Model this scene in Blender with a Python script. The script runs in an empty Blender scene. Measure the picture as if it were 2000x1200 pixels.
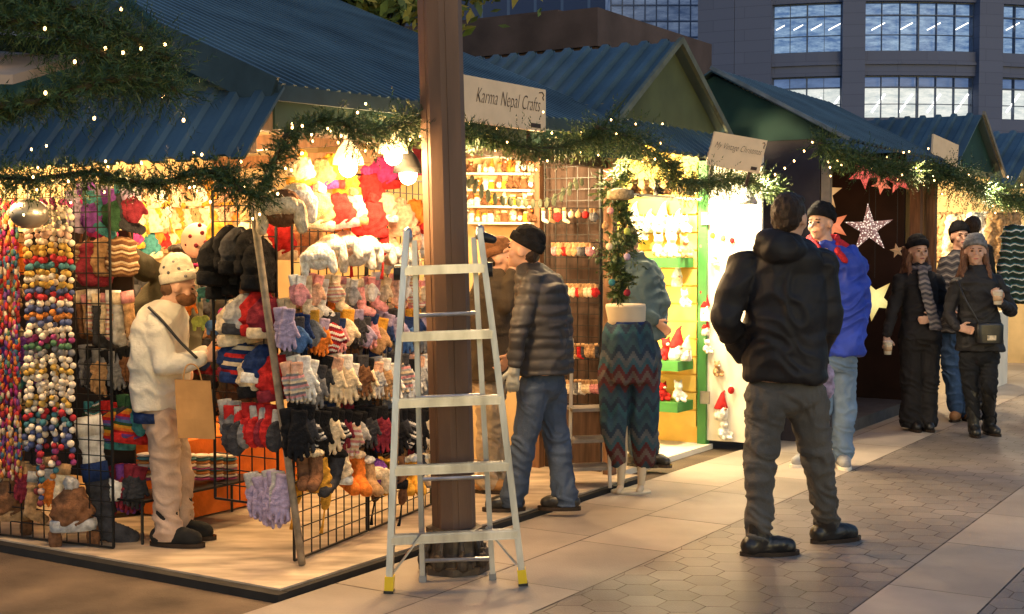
import bpy, bmesh, math, random
from math import sin, cos, pi, radians
from mathutils import Vector, Matrix, noise
R = random.Random(11)
V = Vector
scn = bpy.context.scene
COL = scn.collection
F = 2600.0; HC = 1.55; PT = math.atan(110/F)
CAM = V((0,0,HC))
def ray(x,y):
    u=(x-1000)/F; v=(600-y)/F
    return V((u, cos(PT)+v*sin(PT), -sin(PT)+v*cos(PT)))
def G(x,y,z=0.0):
    d=ray(x,y); return CAM+d*((z-HC)/d.z)
def D(x,y,Y):
    d=ray(x,y); return CAM+d*(Y/d.y)
TH=radians(32); rh=V((sin(TH),cos(TH),0)); nh=V((-cos(TH),sin(TH),0)); C0=G(560,1115)
UP=V((0,0,1))
def W(a,b,z=0.0): return C0+rh*a+nh*b+UP*z
def hit(x,y,p0,n):
    d=ray(x,y); return CAM+d*((p0-CAM).dot(n)/d.dot(n))
def HB(x,y,b): return hit(x,y,W(0,b),nh)
def HA(x,y,a): return hit(x,y,W(a,0),rh)
def Aof(p): return (p-C0).dot(rh)
def Bof(p): return (p-C0).dot(nh)

# ------------------------------------------------------------------ materials
def _nt(name):
    m=bpy.data.materials.new(name); m.use_nodes=True
    nt=m.node_tree; b=nt.nodes['Principled BSDF']; return m,nt,b
def rgba(c): return (c[0],c[1],c[2],1)
def mat(name,col,rough=.75,var=.25,scale=9,bump=0.0,bscale=70,metal=0,emit=0,ecol=None,stretch=(1,1,1),spec=.3,island=None,stripes=None,sfreq=6,zig=0,sax=2,detail=4):
    m,nt,b=_nt(name); N=nt.nodes; L=nt.links
    tc=N.new('ShaderNodeTexCoord'); mp=N.new('ShaderNodeMapping'); mp.inputs['Scale'].default_value=stretch
    L.new(tc.outputs['Object'],mp.inputs[0])
    nz=N.new('ShaderNodeTexNoise'); nz.inputs['Scale'].default_value=scale; nz.inputs['Detail'].default_value=detail
    L.new(mp.outputs[0],nz.inputs['Vector'])
    rp=N.new('ShaderNodeValToRGB')
    e=rp.color_ramp.elements; e[0].position=.3; e[1].position=.72
    e[0].color=rgba([max(0,c*(1-var)) for c in col]); e[1].color=rgba([min(1,c*(1+var)) for c in col])
    L.new(nz.outputs['Fac'],rp.inputs[0]); out=rp.outputs[0]
    src=None
    if island:
        g=N.new('ShaderNodeNewGeometry'); src=g.outputs['Random Per Island']
    if stripes:
        sx=N.new('ShaderNodeSeparateXYZ'); L.new(tc.outputs['Object'],sx.inputs[0])
        mu=N.new('ShaderNodeMath'); mu.operation='MULTIPLY'; mu.inputs[1].default_value=sfreq
        L.new(sx.outputs[sax],mu.inputs[0]); val=mu.outputs[0]
        if zig:
            m1=N.new('ShaderNodeMath'); m1.operation='PINGPONG'; m1.inputs[1].default_value=.045
            L.new(sx.outputs[0],m1.inputs[0])
            m2=N.new('ShaderNodeMath'); m2.operation='SNAP'; m2.inputs[1].default_value=.009; L.new(m1.outputs[0],m2.inputs[0])
            m3=N.new('ShaderNodeMath'); m3.operation='MULTIPLY_ADD'; m3.inputs[1].default_value=zig; L.new(m2.outputs[0],m3.inputs[0]); L.new(val,m3.inputs[2]); val=m3.outputs[0]
        fr=N.new('ShaderNodeMath'); fr.operation='FRACT'; L.new(val,fr.inputs[0]); src=fr.outputs[0]; island=stripes
    if island:
        r2=N.new('ShaderNodeValToRGB'); r2.color_ramp.interpolation='CONSTANT'
        n=len(island); el=r2.color_ramp.elements
        while len(el)<n: el.new(.5)
        for i,c in enumerate(island): el[i].position=i/n; 
        for i,c in enumerate(island): el[i].color=rgba(c)
        L.new(src,r2.inputs[0])
        mx=N.new('ShaderNodeMix'); mx.data_type='RGBA'; mx.blend_type='MULTIPLY'; mx.inputs[0].default_value=1
        e[0].color=(1-var,1-var,1-var,1); e[1].color=(1,1,1,1)
        L.new(r2.outputs[0],mx.inputs[6]); L.new(out,mx.inputs[7]); out=mx.outputs[2]
    L.new(out,b.inputs['Base Color'])
    b.inputs['Roughness'].default_value=rough; b.inputs['Metallic'].default_value=metal
    b.inputs['Specular IOR Level'].default_value=spec
    if emit:
        if ecol: b.inputs['Emission Color'].default_value=rgba(ecol)
        else: L.new(out,b.inputs['Emission Color'])
        b.inputs['Emission Strength'].default_value=emit
    if bump:
        n2=N.new('ShaderNodeTexNoise'); n2.inputs['Scale'].default_value=bscale; n2.inputs['Detail'].default_value=3
        L.new(mp.outputs[0],n2.inputs['Vector'])
        bp=N.new('ShaderNodeBump'); bp.inputs['Strength'].default_value=bump; bp.inputs['Distance'].default_value=.01
        L.new(n2.outputs['Fac'],bp.inputs['Height']); L.new(bp.outputs[0],b.inputs['Normal'])
    return m
KC={'cream':(.7,.56,.38),'white':(.8,.74,.66),'light grey':(.4,.39,.38),'grey':(.17,.17,.18),'charcoal':(.045,.045,.052),'black':(.013,.013,.015),
'navy':(.018,.035,.11),'blue':(.06,.13,.3),'teal':(.05,.2,.22),'green':(.03,.08,.04),'lime':(.3,.38,.1),'red':(.45,.025,.025),'maroon':(.2,.025,.04),
'orange':(.65,.18,.03),'mustard':(.6,.3,.04),'brown':(.17,.08,.04),'tan':(.4,.24,.12),'pink':(.62,.27,.28),'magenta':(.45,.04,.18),'purple':(.16,.05,.25),'lilac':(.34,.28,.42),'peach':(.66,.38,.26)}
_km={}
def K(c):
    if c in _km: return _km[c]
    if c in KC: m=mat('knit '+c,KC[c],rough=.95,var=.45,scale=30,bump=.6,bscale=130,spec=.1)
    elif c in PAT: m=mat('knit '+c,(1,1,1),rough=.95,var=.35,scale=30,bump=.6,bscale=130,spec=.1,stripes=[KC[k] for k in PAT[c][0]],sfreq=PAT[c][1],zig=PAT[c][2])
    _km[c]=m; return m
PAT={'brown and cream patterned':(['brown','cream','brown','tan','cream','brown','brown','tan'],10,3),
'black and white patterned':(['black','white','black','black','grey','white'],18,7),
'rainbow striped':(['red','orange','mustard','green','blue','purple'],11,0),
'green and white patterned':(['green','white','teal','charcoal','green','charcoal'],18,7),
'grey and pink striped':(['light grey','pink','grey','cream'],22,0),
'red and white patterned':(['red','white','red','maroon','white'],18,7),
'navy and cream striped':(['navy','cream','navy','red'],12,0),
'pink and cream striped':(['pink','cream','peach','white'],22,0)}
HOLD=bpy.data.materials.new('placeholder')

# ------------------------------------------------------------------ mesh builder
class MB:
    def __init__(s): s.v=[]; s.f=[]
    def add(s,vs,fs):
        o=len(s.v); s.v+=[tuple(v) for v in vs]; s.f+=[tuple(i+o for i in f) for f in fs]; return s
    def quad(s,a,b,c,d): return s.add([a,b,c,d],[(0,1,2,3)])
    def boxv(s,c,ax,ay,az):
        vs=[c+ax*i+ay*j+az*k for k in(-1,1) for j in(-1,1) for i in(-1,1)]
        return s.add(vs,[(0,2,3,1),(4,5,7,6),(0,1,5,4),(2,6,7,3),(0,4,6,2),(1,3,7,5)])
    def box(s,x0,x1,y0,y1,z0,z1):
        return s.boxv(V(((x0+x1)/2,(y0+y1)/2,(z0+z1)/2)),V(((x1-x0)/2,0,0)),V((0,(y1-y0)/2,0)),V((0,0,(z1-z0)/2)))
    def wbox(s,a0,a1,b0,b1,z0,z1):
        return s.boxv(W((a0+a1)/2,(b0+b1)/2,(z0+z1)/2),rh*((a1-a0)/2),nh*((b1-b0)/2),UP*((z1-z0)/2))
    def bar(s,p,q,w,h,up=UP):
        d=(q-p); l=d.length; d.normalize(); sd=d.cross(up)
        if sd.length<1e-4: sd=d.cross(V((0,1,0)))
        sd.normalize(); u=sd.cross(d)
        return s.boxv((p+q)/2,d*l/2,sd*w/2,u*h/2)
    def tube(s,pts,r,n=8):
        pts=[V(p) for p in pts]; m=len(pts); vs=[];fs=[]
        ref=None
        for i,p in enumerate(pts):
            d=(pts[min(i+1,m-1)]-pts[max(i-1,0)]); d.normalize()
            if ref is None:
                ref=d.cross(V((.31,.2,.93))); 
                if ref.length<.05: ref=d.cross(V((1,0,0)))
            a=ref-d*ref.dot(d); a.normalize(); ref=a; b=d.cross(a)
            rr=r[i] if isinstance(r,(list,tuple)) else r
            vs+=[p+a*rr*cos(2*pi*k/n)+b*rr*sin(2*pi*k/n) for k in range(n)]
        for i in range(m-1):
            for k in range(n):
                k2=(k+1)%n; fs.append((i*n+k,i*n+k2,(i+1)*n+k2,(i+1)*n+k))
        fs.append(tuple(range(n))[::-1]); fs.append(tuple((m-1)*n+k for k in range(n)))
        return s.add(vs,fs)
    def cap(s,p,q,r1,r2,n=12):
        p=V(p);q=V(q); d=q-p
        if d.length<1e-5: d=V((0,0,1e-4))
        dn=d.normalized(); pts=[];rs=[]
        for t in(1,.92,.7,.38): pts.append(p-dn*r1*t); rs.append(r1*max(.05,math.sqrt(max(0,1-t*t))))
        pts+=[p,q]; rs+=[r1,r2]
        for t in(.38,.7,.92,1): pts.append(q+dn*r2*t); rs.append(r2*max(.05,math.sqrt(max(0,1-t*t))))
        return s.tube(pts,rs,n)
    def ell(s,c,r,ax=None,n=14,m=9):
        c=V(c); X,Y,Z=ax if ax else (V((1,0,0)),V((0,1,0)),V((0,0,1)))
        vs=[c-Z*r[2]];fs=[]
        for j in range(1,m):
            t=-pi/2+pi*j/m
            for k in range(n):
                a=2*pi*k/n; vs.append(c+X*(r[0]*cos(t)*cos(a))+Y*(r[1]*cos(t)*sin(a))+Z*(r[2]*sin(t)))
        vs.append(c+Z*r[2]); T=len(vs)-1
        for k in range(n):
            k2=(k+1)%n; fs.append((0,1+k2,1+k)); fs.append((T,1+(m-2)*n+k,1+(m-2)*n+k2))
            for j in range(m-2): a=1+j*n; fs.append((a+k,a+k2,a+n+k2,a+n+k))
        return s.add(vs,fs)
    def loft(s,rings,yaw=0,n=24,pw=1.0):
        sd=V((cos(yaw),sin(yaw),0)); fw=V((sin(yaw),-cos(yaw),0)); vs=[];fs=[]
        def sp(t): return math.copysign(abs(t)**pw,t)
        for c,hw,hd in rings:
            for k in range(n):
                a=2*pi*k/n; vs.append(V(c)+sd*hw*sp(cos(a))+fw*hd*sp(sin(a)))
        m=len(rings)
        for i in range(m-1):
            for k in range(n):
                k2=(k+1)%n; fs.append((i*n+k,i*n+k2,(i+1)*n+k2,(i+1)*n+k))
        fs.append(tuple(range(n))[::-1]); fs.append(tuple((m-1)*n+k for k in range(n)))
        return s.add(vs,fs)
    def prism(s,poly,vec):
        n=len(poly); vs=list(poly)+[p+vec for p in poly]
        fs=[tuple(range(n))[::-1],tuple(range(n,2*n))]+[(i,(i+1)%n,(i+1)%n+n,i+n) for i in range(n)]
        return s.add(vs,fs)
    def mesh(s,name,off=V((0,0,0)),smooth=False):
        me=bpy.data.meshes.new(name); me.from_pydata([(v[0]-off[0],v[1]-off[1],v[2]-off[2]) for v in s.v],[],s.f)
        if smooth: me.polygons.foreach_set('use_smooth',[True]*len(me.polygons))
        me.update(); return me
def base(o):
    t=V((0,0,0))
    while o: t+=o.location; o=o.parent
    return t
def fin(me,name,m,parent=None,loc=None):
    o=bpy.data.objects.new(name,me); COL.objects.link(o)
    me.materials.clear(); me.materials.append(m)
    if parent: o.parent=parent
    if loc is not None: o.location=loc
    return o
def build(mb,name,m,parent=None,smooth=False):
    if parent is not None: return fin(mb.mesh(name,base(parent),smooth),name,m,parent)
    xs=[v[0] for v in mb.v]; ys=[v[1] for v in mb.v]; zs=[v[2] for v in mb.v]
    c=V(((min(xs)+max(xs))/2,(min(ys)+max(ys))/2,min(zs)))
    return fin(mb.mesh(name,c,smooth),name,m,None,c)
def tag(o,label,cat,group=None):
    o['label']=label; o['category']=cat
    if group: o['group']=group
    return o
def thing(name,label,cat,loc,group=None):
    o=bpy.data.objects.new(name,None); COL.objects.link(o); o.location=loc; o.empty_display_size=.1
    return tag(o,label,cat,group)
def struct(mb,name,m,smooth=False):
    o=build(mb,name,m,None,smooth); o['kind']='structure'; return o
def remesh(mb,vox,it=3,off=V((0,0,0)),disp=None,minz=None):
    me=mb.mesh('tmp'); ob=bpy.data.objects.new('tmp',me); COL.objects.link(ob)
    r=ob.modifiers.new('r','REMESH'); r.mode='VOXEL'; r.voxel_size=vox; r.use_smooth_shade=True
    if it: sm=ob.modifiers.new('s','SMOOTH'); sm.iterations=it; sm.factor=.5
    dg=bpy.context.evaluated_depsgraph_get()
    m2=bpy.data.meshes.new_from_object(ob.evaluated_get(dg))
    bpy.data.objects.remove(ob); bpy.data.meshes.remove(me)
    if disp or minz is not None:
        nr=[v.normal.copy() for v in m2.vertices]
        for v,n in zip(m2.vertices,nr):
            if disp: v.co+=n*disp(v.co,n)
            if minz is not None and v.co.z<minz: v.co.z=minz
    for v in m2.vertices: v.co-=off
    m2.polygons.foreach_set('use_smooth',[True]*len(m2.polygons)); m2.update()
    return m2
def ridge(q):
    return 1-abs(noise.noise(q))*2.4
def folds(amp,fr=9,quilt=0,pitch=.075):
    def d(p,n):
        q=V((p.x*fr,p.y*fr,p.z*fr*.9)); w=noise.noise(q*.7)*1.3
        v=noise.noise(q)*amp*.6+max(0,ridge(V((q.x+w,q.y,q.z*1.7+w))))*amp*.55-amp*.2
        if quilt and abs(n.z)<.85: v+=quilt*(abs(sin(pi*p.z/pitch+noise.noise(p*4)*.5))**.6-.6)
        return v
    return d
def fluff(amp,fr=60):
    def d(p,n): return noise.noise(p*fr)*amp+noise.noise(p*fr*2.5)*amp*.6
    return d

# ------------------------------------------------------------------ surfaces
asph=mat('asphalt',(.105,.075,.05),rough=.75,var=.5,scale=2.5,bump=.6,bscale=120,detail=9)
slabm=mat('granite slab',(1,1,1),rough=.55,var=.42,scale=1.4,bump=.2,bscale=90,island=[(.42,.35,.28),(.50,.41,.33),(.37,.31,.25),(.46,.385,.31),(.40,.34,.28)],detail=10)
hexm=mat('hex paver',(1,1,1),rough=.45,var=.5,scale=1.1,bump=.25,bscale=110,island=[(.29,.24,.20),(.32,.265,.22),(.27,.225,.19),(.305,.25,.21),(.28,.235,.20),(.33,.275,.23)],detail=10)
grout=mat('joint sand',(.16,.13,.105),rough=.9,var=.4)
roofm=mat('slate blue corrugated metal',(.05,.085,.105),rough=.42,var=.5,scale=1.8,stretch=(1,1,1),metal=.25,bump=.1,bscale=30,spec=.5,detail=8)
greenp=mat('dark green painted plywood',(.012,.04,.032),rough=.7,var=.25,scale=4)
olivep=mat('olive painted plywood',(.08,.092,.042),rough=.75,var=.25,scale=3)
woodd=mat('dark brown wood',(.06,.035,.025),rough=.7,var=.4,scale=6,stretch=(6,6,.7),bump=.3)
woodm=mat('stained wood post',(.16,.08,.04),rough=.65,var=.4,scale=6,stretch=(6,6,.7),bump=.3)
plyf=mat('plywood floor',(.44,.35,.25),rough=.6,var=.45,scale=3,stretch=(1,3,1),bump=.15,detail=8)
creamw=mat('warm white wall',(.6,.43,.22),rough=.8,var=.2,scale=3)
whitew=mat('white panel',(.74,.68,.57),rough=.6,var=.1,scale=4)
yellw=mat('yellow slat wall',(.85,.56,.13),rough=.6,var=.1)
greent=mat('green trim',(.05,.2,.05),rough=.5,var=.15)
purplw=mat('grey purple plywood',(.042,.034,.042),rough=.75,var=.35,scale=3,bump=.15)
blackw=mat('dark brown cloth',(.022,.011,.008),rough=.95,var=.4,scale=3)
darkcl=mat('dark brown backdrop',(.035,.025,.02),rough=.95,var=.5,scale=6)
wirem=mat('black wire',(.012,.012,.012),rough=.4,var=.1)
stonem=mat('brown stone',(.085,.06,.055),rough=.85,var=.3,scale=1.5,bump=.3,bscale=20,detail=8)
alum=mat('aluminium',(.42,.42,.43),rough=.38,var=.35,scale=11,metal=.95,bump=.1,stretch=(1,1,.25),spec=.5,detail=8)
yelp=mat('yellow plastic',(.75,.5,.02),rough=.4,var=.08)
rust=mat('brown painted steel',(.14,.078,.048),rough=.6,var=.3,scale=2,stretch=(3,3,.6),bump=.1,bscale=40,spec=.35,detail=8)
iron=mat('cast iron base',(.08,.06,.045),rough=.5,var=.4,scale=20,bump=.4,metal=.3)
needle=mat('fir needles',(1,1,1),rough=.6,var=.3,island=[(.035,.07,.022),(.06,.105,.03),(.022,.05,.018),(.08,.125,.035),(.04,.085,.028),(.11,.13,.04)])
stemm=mat('garland stem',(.05,.04,.02),rough=.8)
bulbm=mat('warm fairy bulb',(1,.8,.5),emit=14,ecol=(1,.56,.2))
lampm=mat('lit lamp bulb',(1,.9,.7),emit=40,ecol=(1,.78,.45))

# ------------------------------------------------------------------ ground
struct(MB().box(-300,300,-60,400,-.3,-.02).quad(V((-300,-60,-.012)),V((300,-60,-.012)),V((300,400,-.012)),V((-300,400,-.012))),'ground',asph)
g=MB(); g.quad(W(-3.5,-12,-.004),W(-3.5,-.36,-.004),W(40,-.36,-.004),W(40,-12,-.004)); struct(g,'paving_bed',grout)
def slabs(b0,b1,ncol,la,a0=-3.4,a1=34):
    s=MB(); w=(b1-b0)/ncol
    for c in range(ncol):
        a=a0+R.random()*la
        while a<a1:
            l=la*R.uniform(.85,1.15); j=.0035; z=R.uniform(.000,.001)
            s.quad(W(a+j,b0+c*w+j,z),W(a+l-j,b0+c*w+j,z),W(a+l-j,b0+(c+1)*w-j,z),W(a+j,b0+(c+1)*w-j,z)); a+=l
    return s
struct(slabs(-1.40,-.355,2,.85),'stone_slab_border',slabm)
struct(slabs(-3.02,-2.55,1,.95),'stone_slab_strip',slabm)
h=MB(); hr=.108
def hexes(b0,b1,a0,a1):
    dx=hr*1.5; dy=hr*math.sqrt(3); i=0; a=a0
    def jit(a,b): 
        q=V((round(a,2)*3.1,round(b,2)*3.7,.5)); return noise.noise(q)*.010,noise.noise(q+V((9,4,2)))*.010
    while a<a1:
        b=b0+hr*.87+(dy/2 if i%2 else 0)-dy
        while b<b1+hr*.8:
            z=R.uniform(0,.0006); pts=[]
            for k in range(6):
                va,vb=a+hr*cos(pi/3*k),b+hr*sin(pi/3*k); ja,jb=jit(va,vb); va+=ja; vb+=jb; g_=.0028
                va-=g_*cos(pi/3*k); vb-=g_*sin(pi/3*k); pts.append(W(va,max(b0+.004,min(b1-.004,vb)),z))
            if (pts[1]-pts[4]).length>.03 : h.add(pts,[(5,4,3,2,1,0)])
            b+=dy
        a+=dx;i+=1
hexes(-2.55,-1.40,-2.5,26); hexes(-8.5,-3.02,-2.5,26)
struct(h,'hexagonal_paving',hexm)

# ------------------------------------------------------------------ stalls
def corr(p00,p10,p01,p11,pitch=.1,hh=.022,th=0.0):
    mb=MB(); L=(p10-p00).length; n=max(1,int(L/pitch)); nrm=(p10-p00).cross(p01-p00).normalized()
    if nrm.z<0: nrm=-nrm
    prof=[]
    for i in range(n):
        for t,hq in((0,0),(.5,0),(.6,1),(.88,1)): prof.append(((i+t)/n,hq))
    prof.append((1,0))
    vs=[]
    for t,hq in prof:
        vs.append(p00.lerp(p10,t)+nrm*hh*hq); vs.append(p01.lerp(p11,t)+nrm*hh*hq)
    fs=[(2*i,2*i+2,2*i+3,2*i+1) for i in range(len(prof)-1)]
    k=len(vs); vs+=[v-nrm*.012 for v in vs]; fs+=[tuple(j+k for j in f)[::-1] for f in fs]
    fs+=[(0,1,k+1,k),(k-2,k-1,2*k-1,2*k-2)]+[(2*i,k+2*i,k+2*i+2,2*i+2) for i in range(len(prof)-1)]
    return mb.add(vs,fs)
SA=thing('market_stall','large corner market stall with knitwear hung on both open sides under slate blue corrugated roof','market stall',W(1.4,1,0))
build(MB().wbox(-.38,3.2,-.30,2.6,-.011,.035),'floor',plyf,SA)
build(MB().wbox(-.45,-.385,-.35,2.6,-.011,.028).wbox(-.38,3.2,-.345,-.305,-.011,.028),'floor_edge_shadow',mat('black edge shadow',(.02,.018,.016)),SA)  # black strip painting the shadow along the raised floor's edge
e0,e1=2.27,3.55
build(corr(W(-.42,-.32,e0),W(3.25,-.32,e0+.08),W(-.42,2.7,e1),W(3.25,2.7,e1+.08),.075,.018),'roof_panel',roofm,SA)
build(corr(W(-.42,4.2,2.9),W(3.25,4.2,2.9),W(-.42,2.71,e1),W(3.25,2.71,e1+.08),.075,.018),'rear_roof_panel',roofm,SA)
build(MB().prism([W(-.38,-.25,2.23),W(-.38,2.65,2.23),W(-.38,2.65,3.46),],rh*.03),'gable_board',greenp,SA)
build(MB().bar(W(-.435,-.33,e0-.035),W(-.435,2.7,e1-.035),.02,.15).bar(W(-.43,-.345,e0-.03),W(3.25,-.345,e0+.05),.02,.07),'fascia',mat('slate blue fascia',(.03,.05,.06),rough=.5),SA)
build(MB().bar(W(-.40,-.30,e0-.115),W(3.22,-.30,e0-.045),.015,.14),'added_valance',greenp,SA)  # dark board added to hide the bright roof underside
build(corr(W(-.72,-.42,1.94),W(-.72,2.7,1.94),W(-.40,-.36,2.27),W(-.40,2.7,2.33),.15,.02),'side_awning',roofm,SA)
build(MB().wbox(-.3,3.2,2.5,2.56,.035,3.0),'back_wall',creamw,SA)
build(MB().wbox(3.2,3.25,-.02,2.5,.035,2.55),'partition_wall',creamw,SA)
build(MB().wbox(3.17,3.197,-.02,.42,.035,2.3),'brown_partition_board',woodd,SA)
build(MB().wbox(.12,.13,1.18,2.5,.3,1.66),'added_backdrop',darkcl,SA)  # dark sheet added behind the felt balls to darken the gaps
for (a,b) in ((-.3,2.45),(3.12,-.12),(3.12,.45)):
    build(MB().wbox(a-.035,a+.035,b-.035,b+.035,.035,2.3),'post',woodm,SA)
build(MB().wbox(-.3,3.15,-.12,-.05,2.1,2.2),'roof_beam',woodd,SA); build(MB().wbox(-.3,-.23,-.04,2.4,2.0,2.1),'roof_beam',woodd,SA); build(MB().wbox(0.8,.86,-.04,2.45,2.12,2.2),'roof_beam',woodm,SA); build(MB().wbox(2.0,2.06,-.04,2.45,2.12,2.2),'roof_beam',woodm,SA)
build_p=MB().tube([D(590,1103,6.35),D(560,880,6.33),D(528,650,6.3),D(497,425,6.28),D(488,350,6.27)],.018,10)
tag(build(build_p,'tent_pole',mat('weathered grey pole',(.25,.21,.16),rough=.8,var=.4,scale=20,bump=.4),None,True),'weathered grey pole leaning at the corner of the knitwear stall','pole')
SB=thing('market_stall','brightly lit small market stall with yellow slat walls, green shelves and an olive gable','market stall',W(4,1,0))
build(MB().wbox(3.26,4.86,-.12,2.4,-.011,.03),'floor',whitew,SB)
ac=3.95
build(MB().prism([W(3.02,-.17,2.44),W(4.82,-.17,2.44),W(ac,-.17,3.02)],nh*.03),'gable_board',olivep,SB)
build(corr(W(2.98,-.24,2.40),W(2.98,3.6,2.40),W(ac,-.24,3.05),W(ac,3.6,3.05),.16,.03),'roof_panel',roofm,SB)
build(corr(W(4.86,-.24,2.42),W(4.86,3.6,2.42),W(ac+.001,-.24,3.05),W(ac+.001,3.6,3.05),.16,.03),'roof_panel',roofm,SB)
build(MB().bar(W(ac,-.25,3.06),W(4.88,-.25,2.43),.03,.05).bar(W(ac,-.25,3.06),W(2.97,-.25,2.40),.03,.04),'fascia',mat('weathered green trim',(.12,.13,.10),rough=.7),SB)
build(corr(W(3.05,-.52,2.2),W(4.9,-.52,2.2),W(3.05,-.19,2.43),W(4.9,-.19,2.43),.12,.02),'front_awning',roofm,SB)
sl=MB()
for i in range(15): sl.wbox(4.80,4.825,.0,2.3,.16+i*.14,.285+i*.14)
sl.wbox(4.826,4.85,0,2.3,.03,2.4)
build(sl,'slat_wall',yellw,SB)
build(MB().wbox(3.28,4.8,1.6,1.64,.03,2.4),'back_wall',yellw,SB)
build(MB().wbox(3.265,3.29,-.02,1.6,.03,2.4),'side_wall',whitew,SB)
build(MB().wbox(4.78,4.86,-.09,-.02,.03,2.25),'door_post',greent,SB)
dm=MB().boxv((W(4.83,-.09,1.18)+W(4.86,-.52,1.18))/2,(W(4.86,-.52)-W(4.83,-.09))/2,rh*.016,UP*1.12)
dr=build(dm,'door',whitew,SB)
for z in (.35,1.0,1.75): build(MB().wbox(4.765,4.778,-.13,-.05,z,z+.1),'hinge',mat('grey hinge',(.25,.25,.25),rough=.4,metal=.8),SB)
for z,b1 in ((.30,.75),(.62,.7),(1.42,.6)):
    build(MB().wbox(4.5,4.79,.02,b1,z,z+.075),'shelf',greent,SB)
SC=thing('market_stall','dark market stall with glowing star lanterns hung against brown cloth','market stall',W(7,0,0))
build(MB().wbox(5.5,5.54,-.75,.9,-.011,2.45),'side_wall',purplw,SC)
build(MB().prism([W(5.47,-.95,2.44),W(5.47,1.25,2.44),W(5.47,.15,3.0)],rh*.03),'gable_board',greenp,SC)
build(corr(W(5.4,-1.02,2.41),W(8.35,-1.02,2.41),W(5.4,.15,3.04),W(8.35,.15,3.04),.12,.02),'roof_panel',roofm,SC)
build(corr(W(5.4,1.3,2.41),W(8.35,1.3,2.41),W(5.4,.151,3.04),W(8.35,.151,3.04),.12,.02),'rear_roof_panel',roofm,SC)
build(MB().bar(W(5.39,-1.02,2.42),W(5.39,.15,3.06),.02,.03),'fascia',mat('pale blue trim',(.14,.17,.2),rough=.6),SC)
build(MB().wbox(8.1,8.14,-.7,.9,0,2.5),'brown_curtain',blackw,SC); build(MB().wbox(5.54,8.09,.9,.94,0,2.5),'brown_curtain',blackw,SC); build(MB().wbox(5.545,5.56,-.7,.89,0,2.4),'brown_curtain',blackw,SC)
build(MB().wbox(5.5,5.56,-.83,-.76,0,2.4),'post',mat('pale post',(.25,.2,.16)),SC)
build(MB().wbox(8.1,8.2,-.85,-.75,0,2.4),'post',woodm,SC); build(MB().wbox(8.26,8.34,-.95,-.86,0,2.4),'post',woodm,SC)
build(MB().wbox(5.58,8.05,-.74,.88,2.38,2.4),'ceiling_cloth',blackw,SC)
build(MB().wbox(5.54,8.3,-.78,1,-.011,.1),'floor',mat('dark grey step',(.06,.06,.065),rough=.7),SC)
SD=thing('market_stall','lit clothing stall at far right with a white counter and ribbed gable roof','market stall',W(9.5,0,0))
build(MB().wbox(8.4,8.45,-.85,1,0,2.4).wbox(8.45,11.2,1.0,1.05,0,2.5).wbox(11.0,11.05,-.85,1,0,2.4),'wall',creamw,SD)
build(MB().prism([W(8.95,-.93,2.42),W(10.9,-.93,2.42),W(9.92,-.93,2.98)],nh*.03),'gable_board',greenp,SD)
build(corr(W(8.85,-1.0,2.38),W(8.85,2,2.38),W(9.92,-1.0,3.0),W(9.92,2,3.0),.16,.03),'roof_panel',roofm,SD)
build(corr(W(11,-1.0,2.38),W(11,2,2.38),W(9.921,-1.0,3.0),W(9.921,2,3.0),.16,.03),'roof_panel',roofm,SD)
build(MB().bar(W(9.92,-1.02,3.02),W(11,-1.02,2.4),.03,.05),'fascia',mat('tan trim',(.2,.17,.13),rough=.7),SD)
build(MB().wbox(9.9,11.4,-1.0,-.55,0,.85),'counter',whitew,SD)
SE=thing('market_stall','farthest market stall at the right edge showing only its ribbed blue roof','market stall',W(13,0,0))
build(corr(W(11.3,-1.05,2.3),W(11.3,2.4,2.3),W(13,-1.05,3.05),W(13,2.4,3.05),.2,.035),'roof_panel',roofm,SE)
build(corr(W(14.7,-1.05,2.3),W(14.7,2.4,2.3),W(13.001,-1.05,3.05),W(13.001,2.4,3.05),.2,.035),'roof_panel',roofm,SE)
build(MB().wbox(11.5,14.5,1.2,1.25,0,2.4).wbox(14.4,14.45,-.9,1.2,0,2.4),'wall',creamw,SE)
SN=thing('market_stall','near neighbouring stall at top left of which only a beige eave panel shows','market stall',D(-300,1000,4.3))
build(MB().prism([D(-500,60,4.6),D(-500,160,4.2),D(25,165,4.2),D(165,125,4.5),D(60,60,4.9)],UP*.03),'eave_panel',mat('beige canvas eave',(.42,.31,.24),rough=.85,var=.15),SN)
build(MB().bar(D(-500,45,4.25),D(330,110,4.6),.03,.05).bar(D(200,-40,4.9),D(330,80,4.6),.03,.03),'eave_board',greenp,SN)
pp=D(-450,100,4.3); build(MB().box(pp.x-.05,pp.x+.05,pp.y-.05,pp.y+.05,0,pp.z),'post',woodm,SN)

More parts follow.
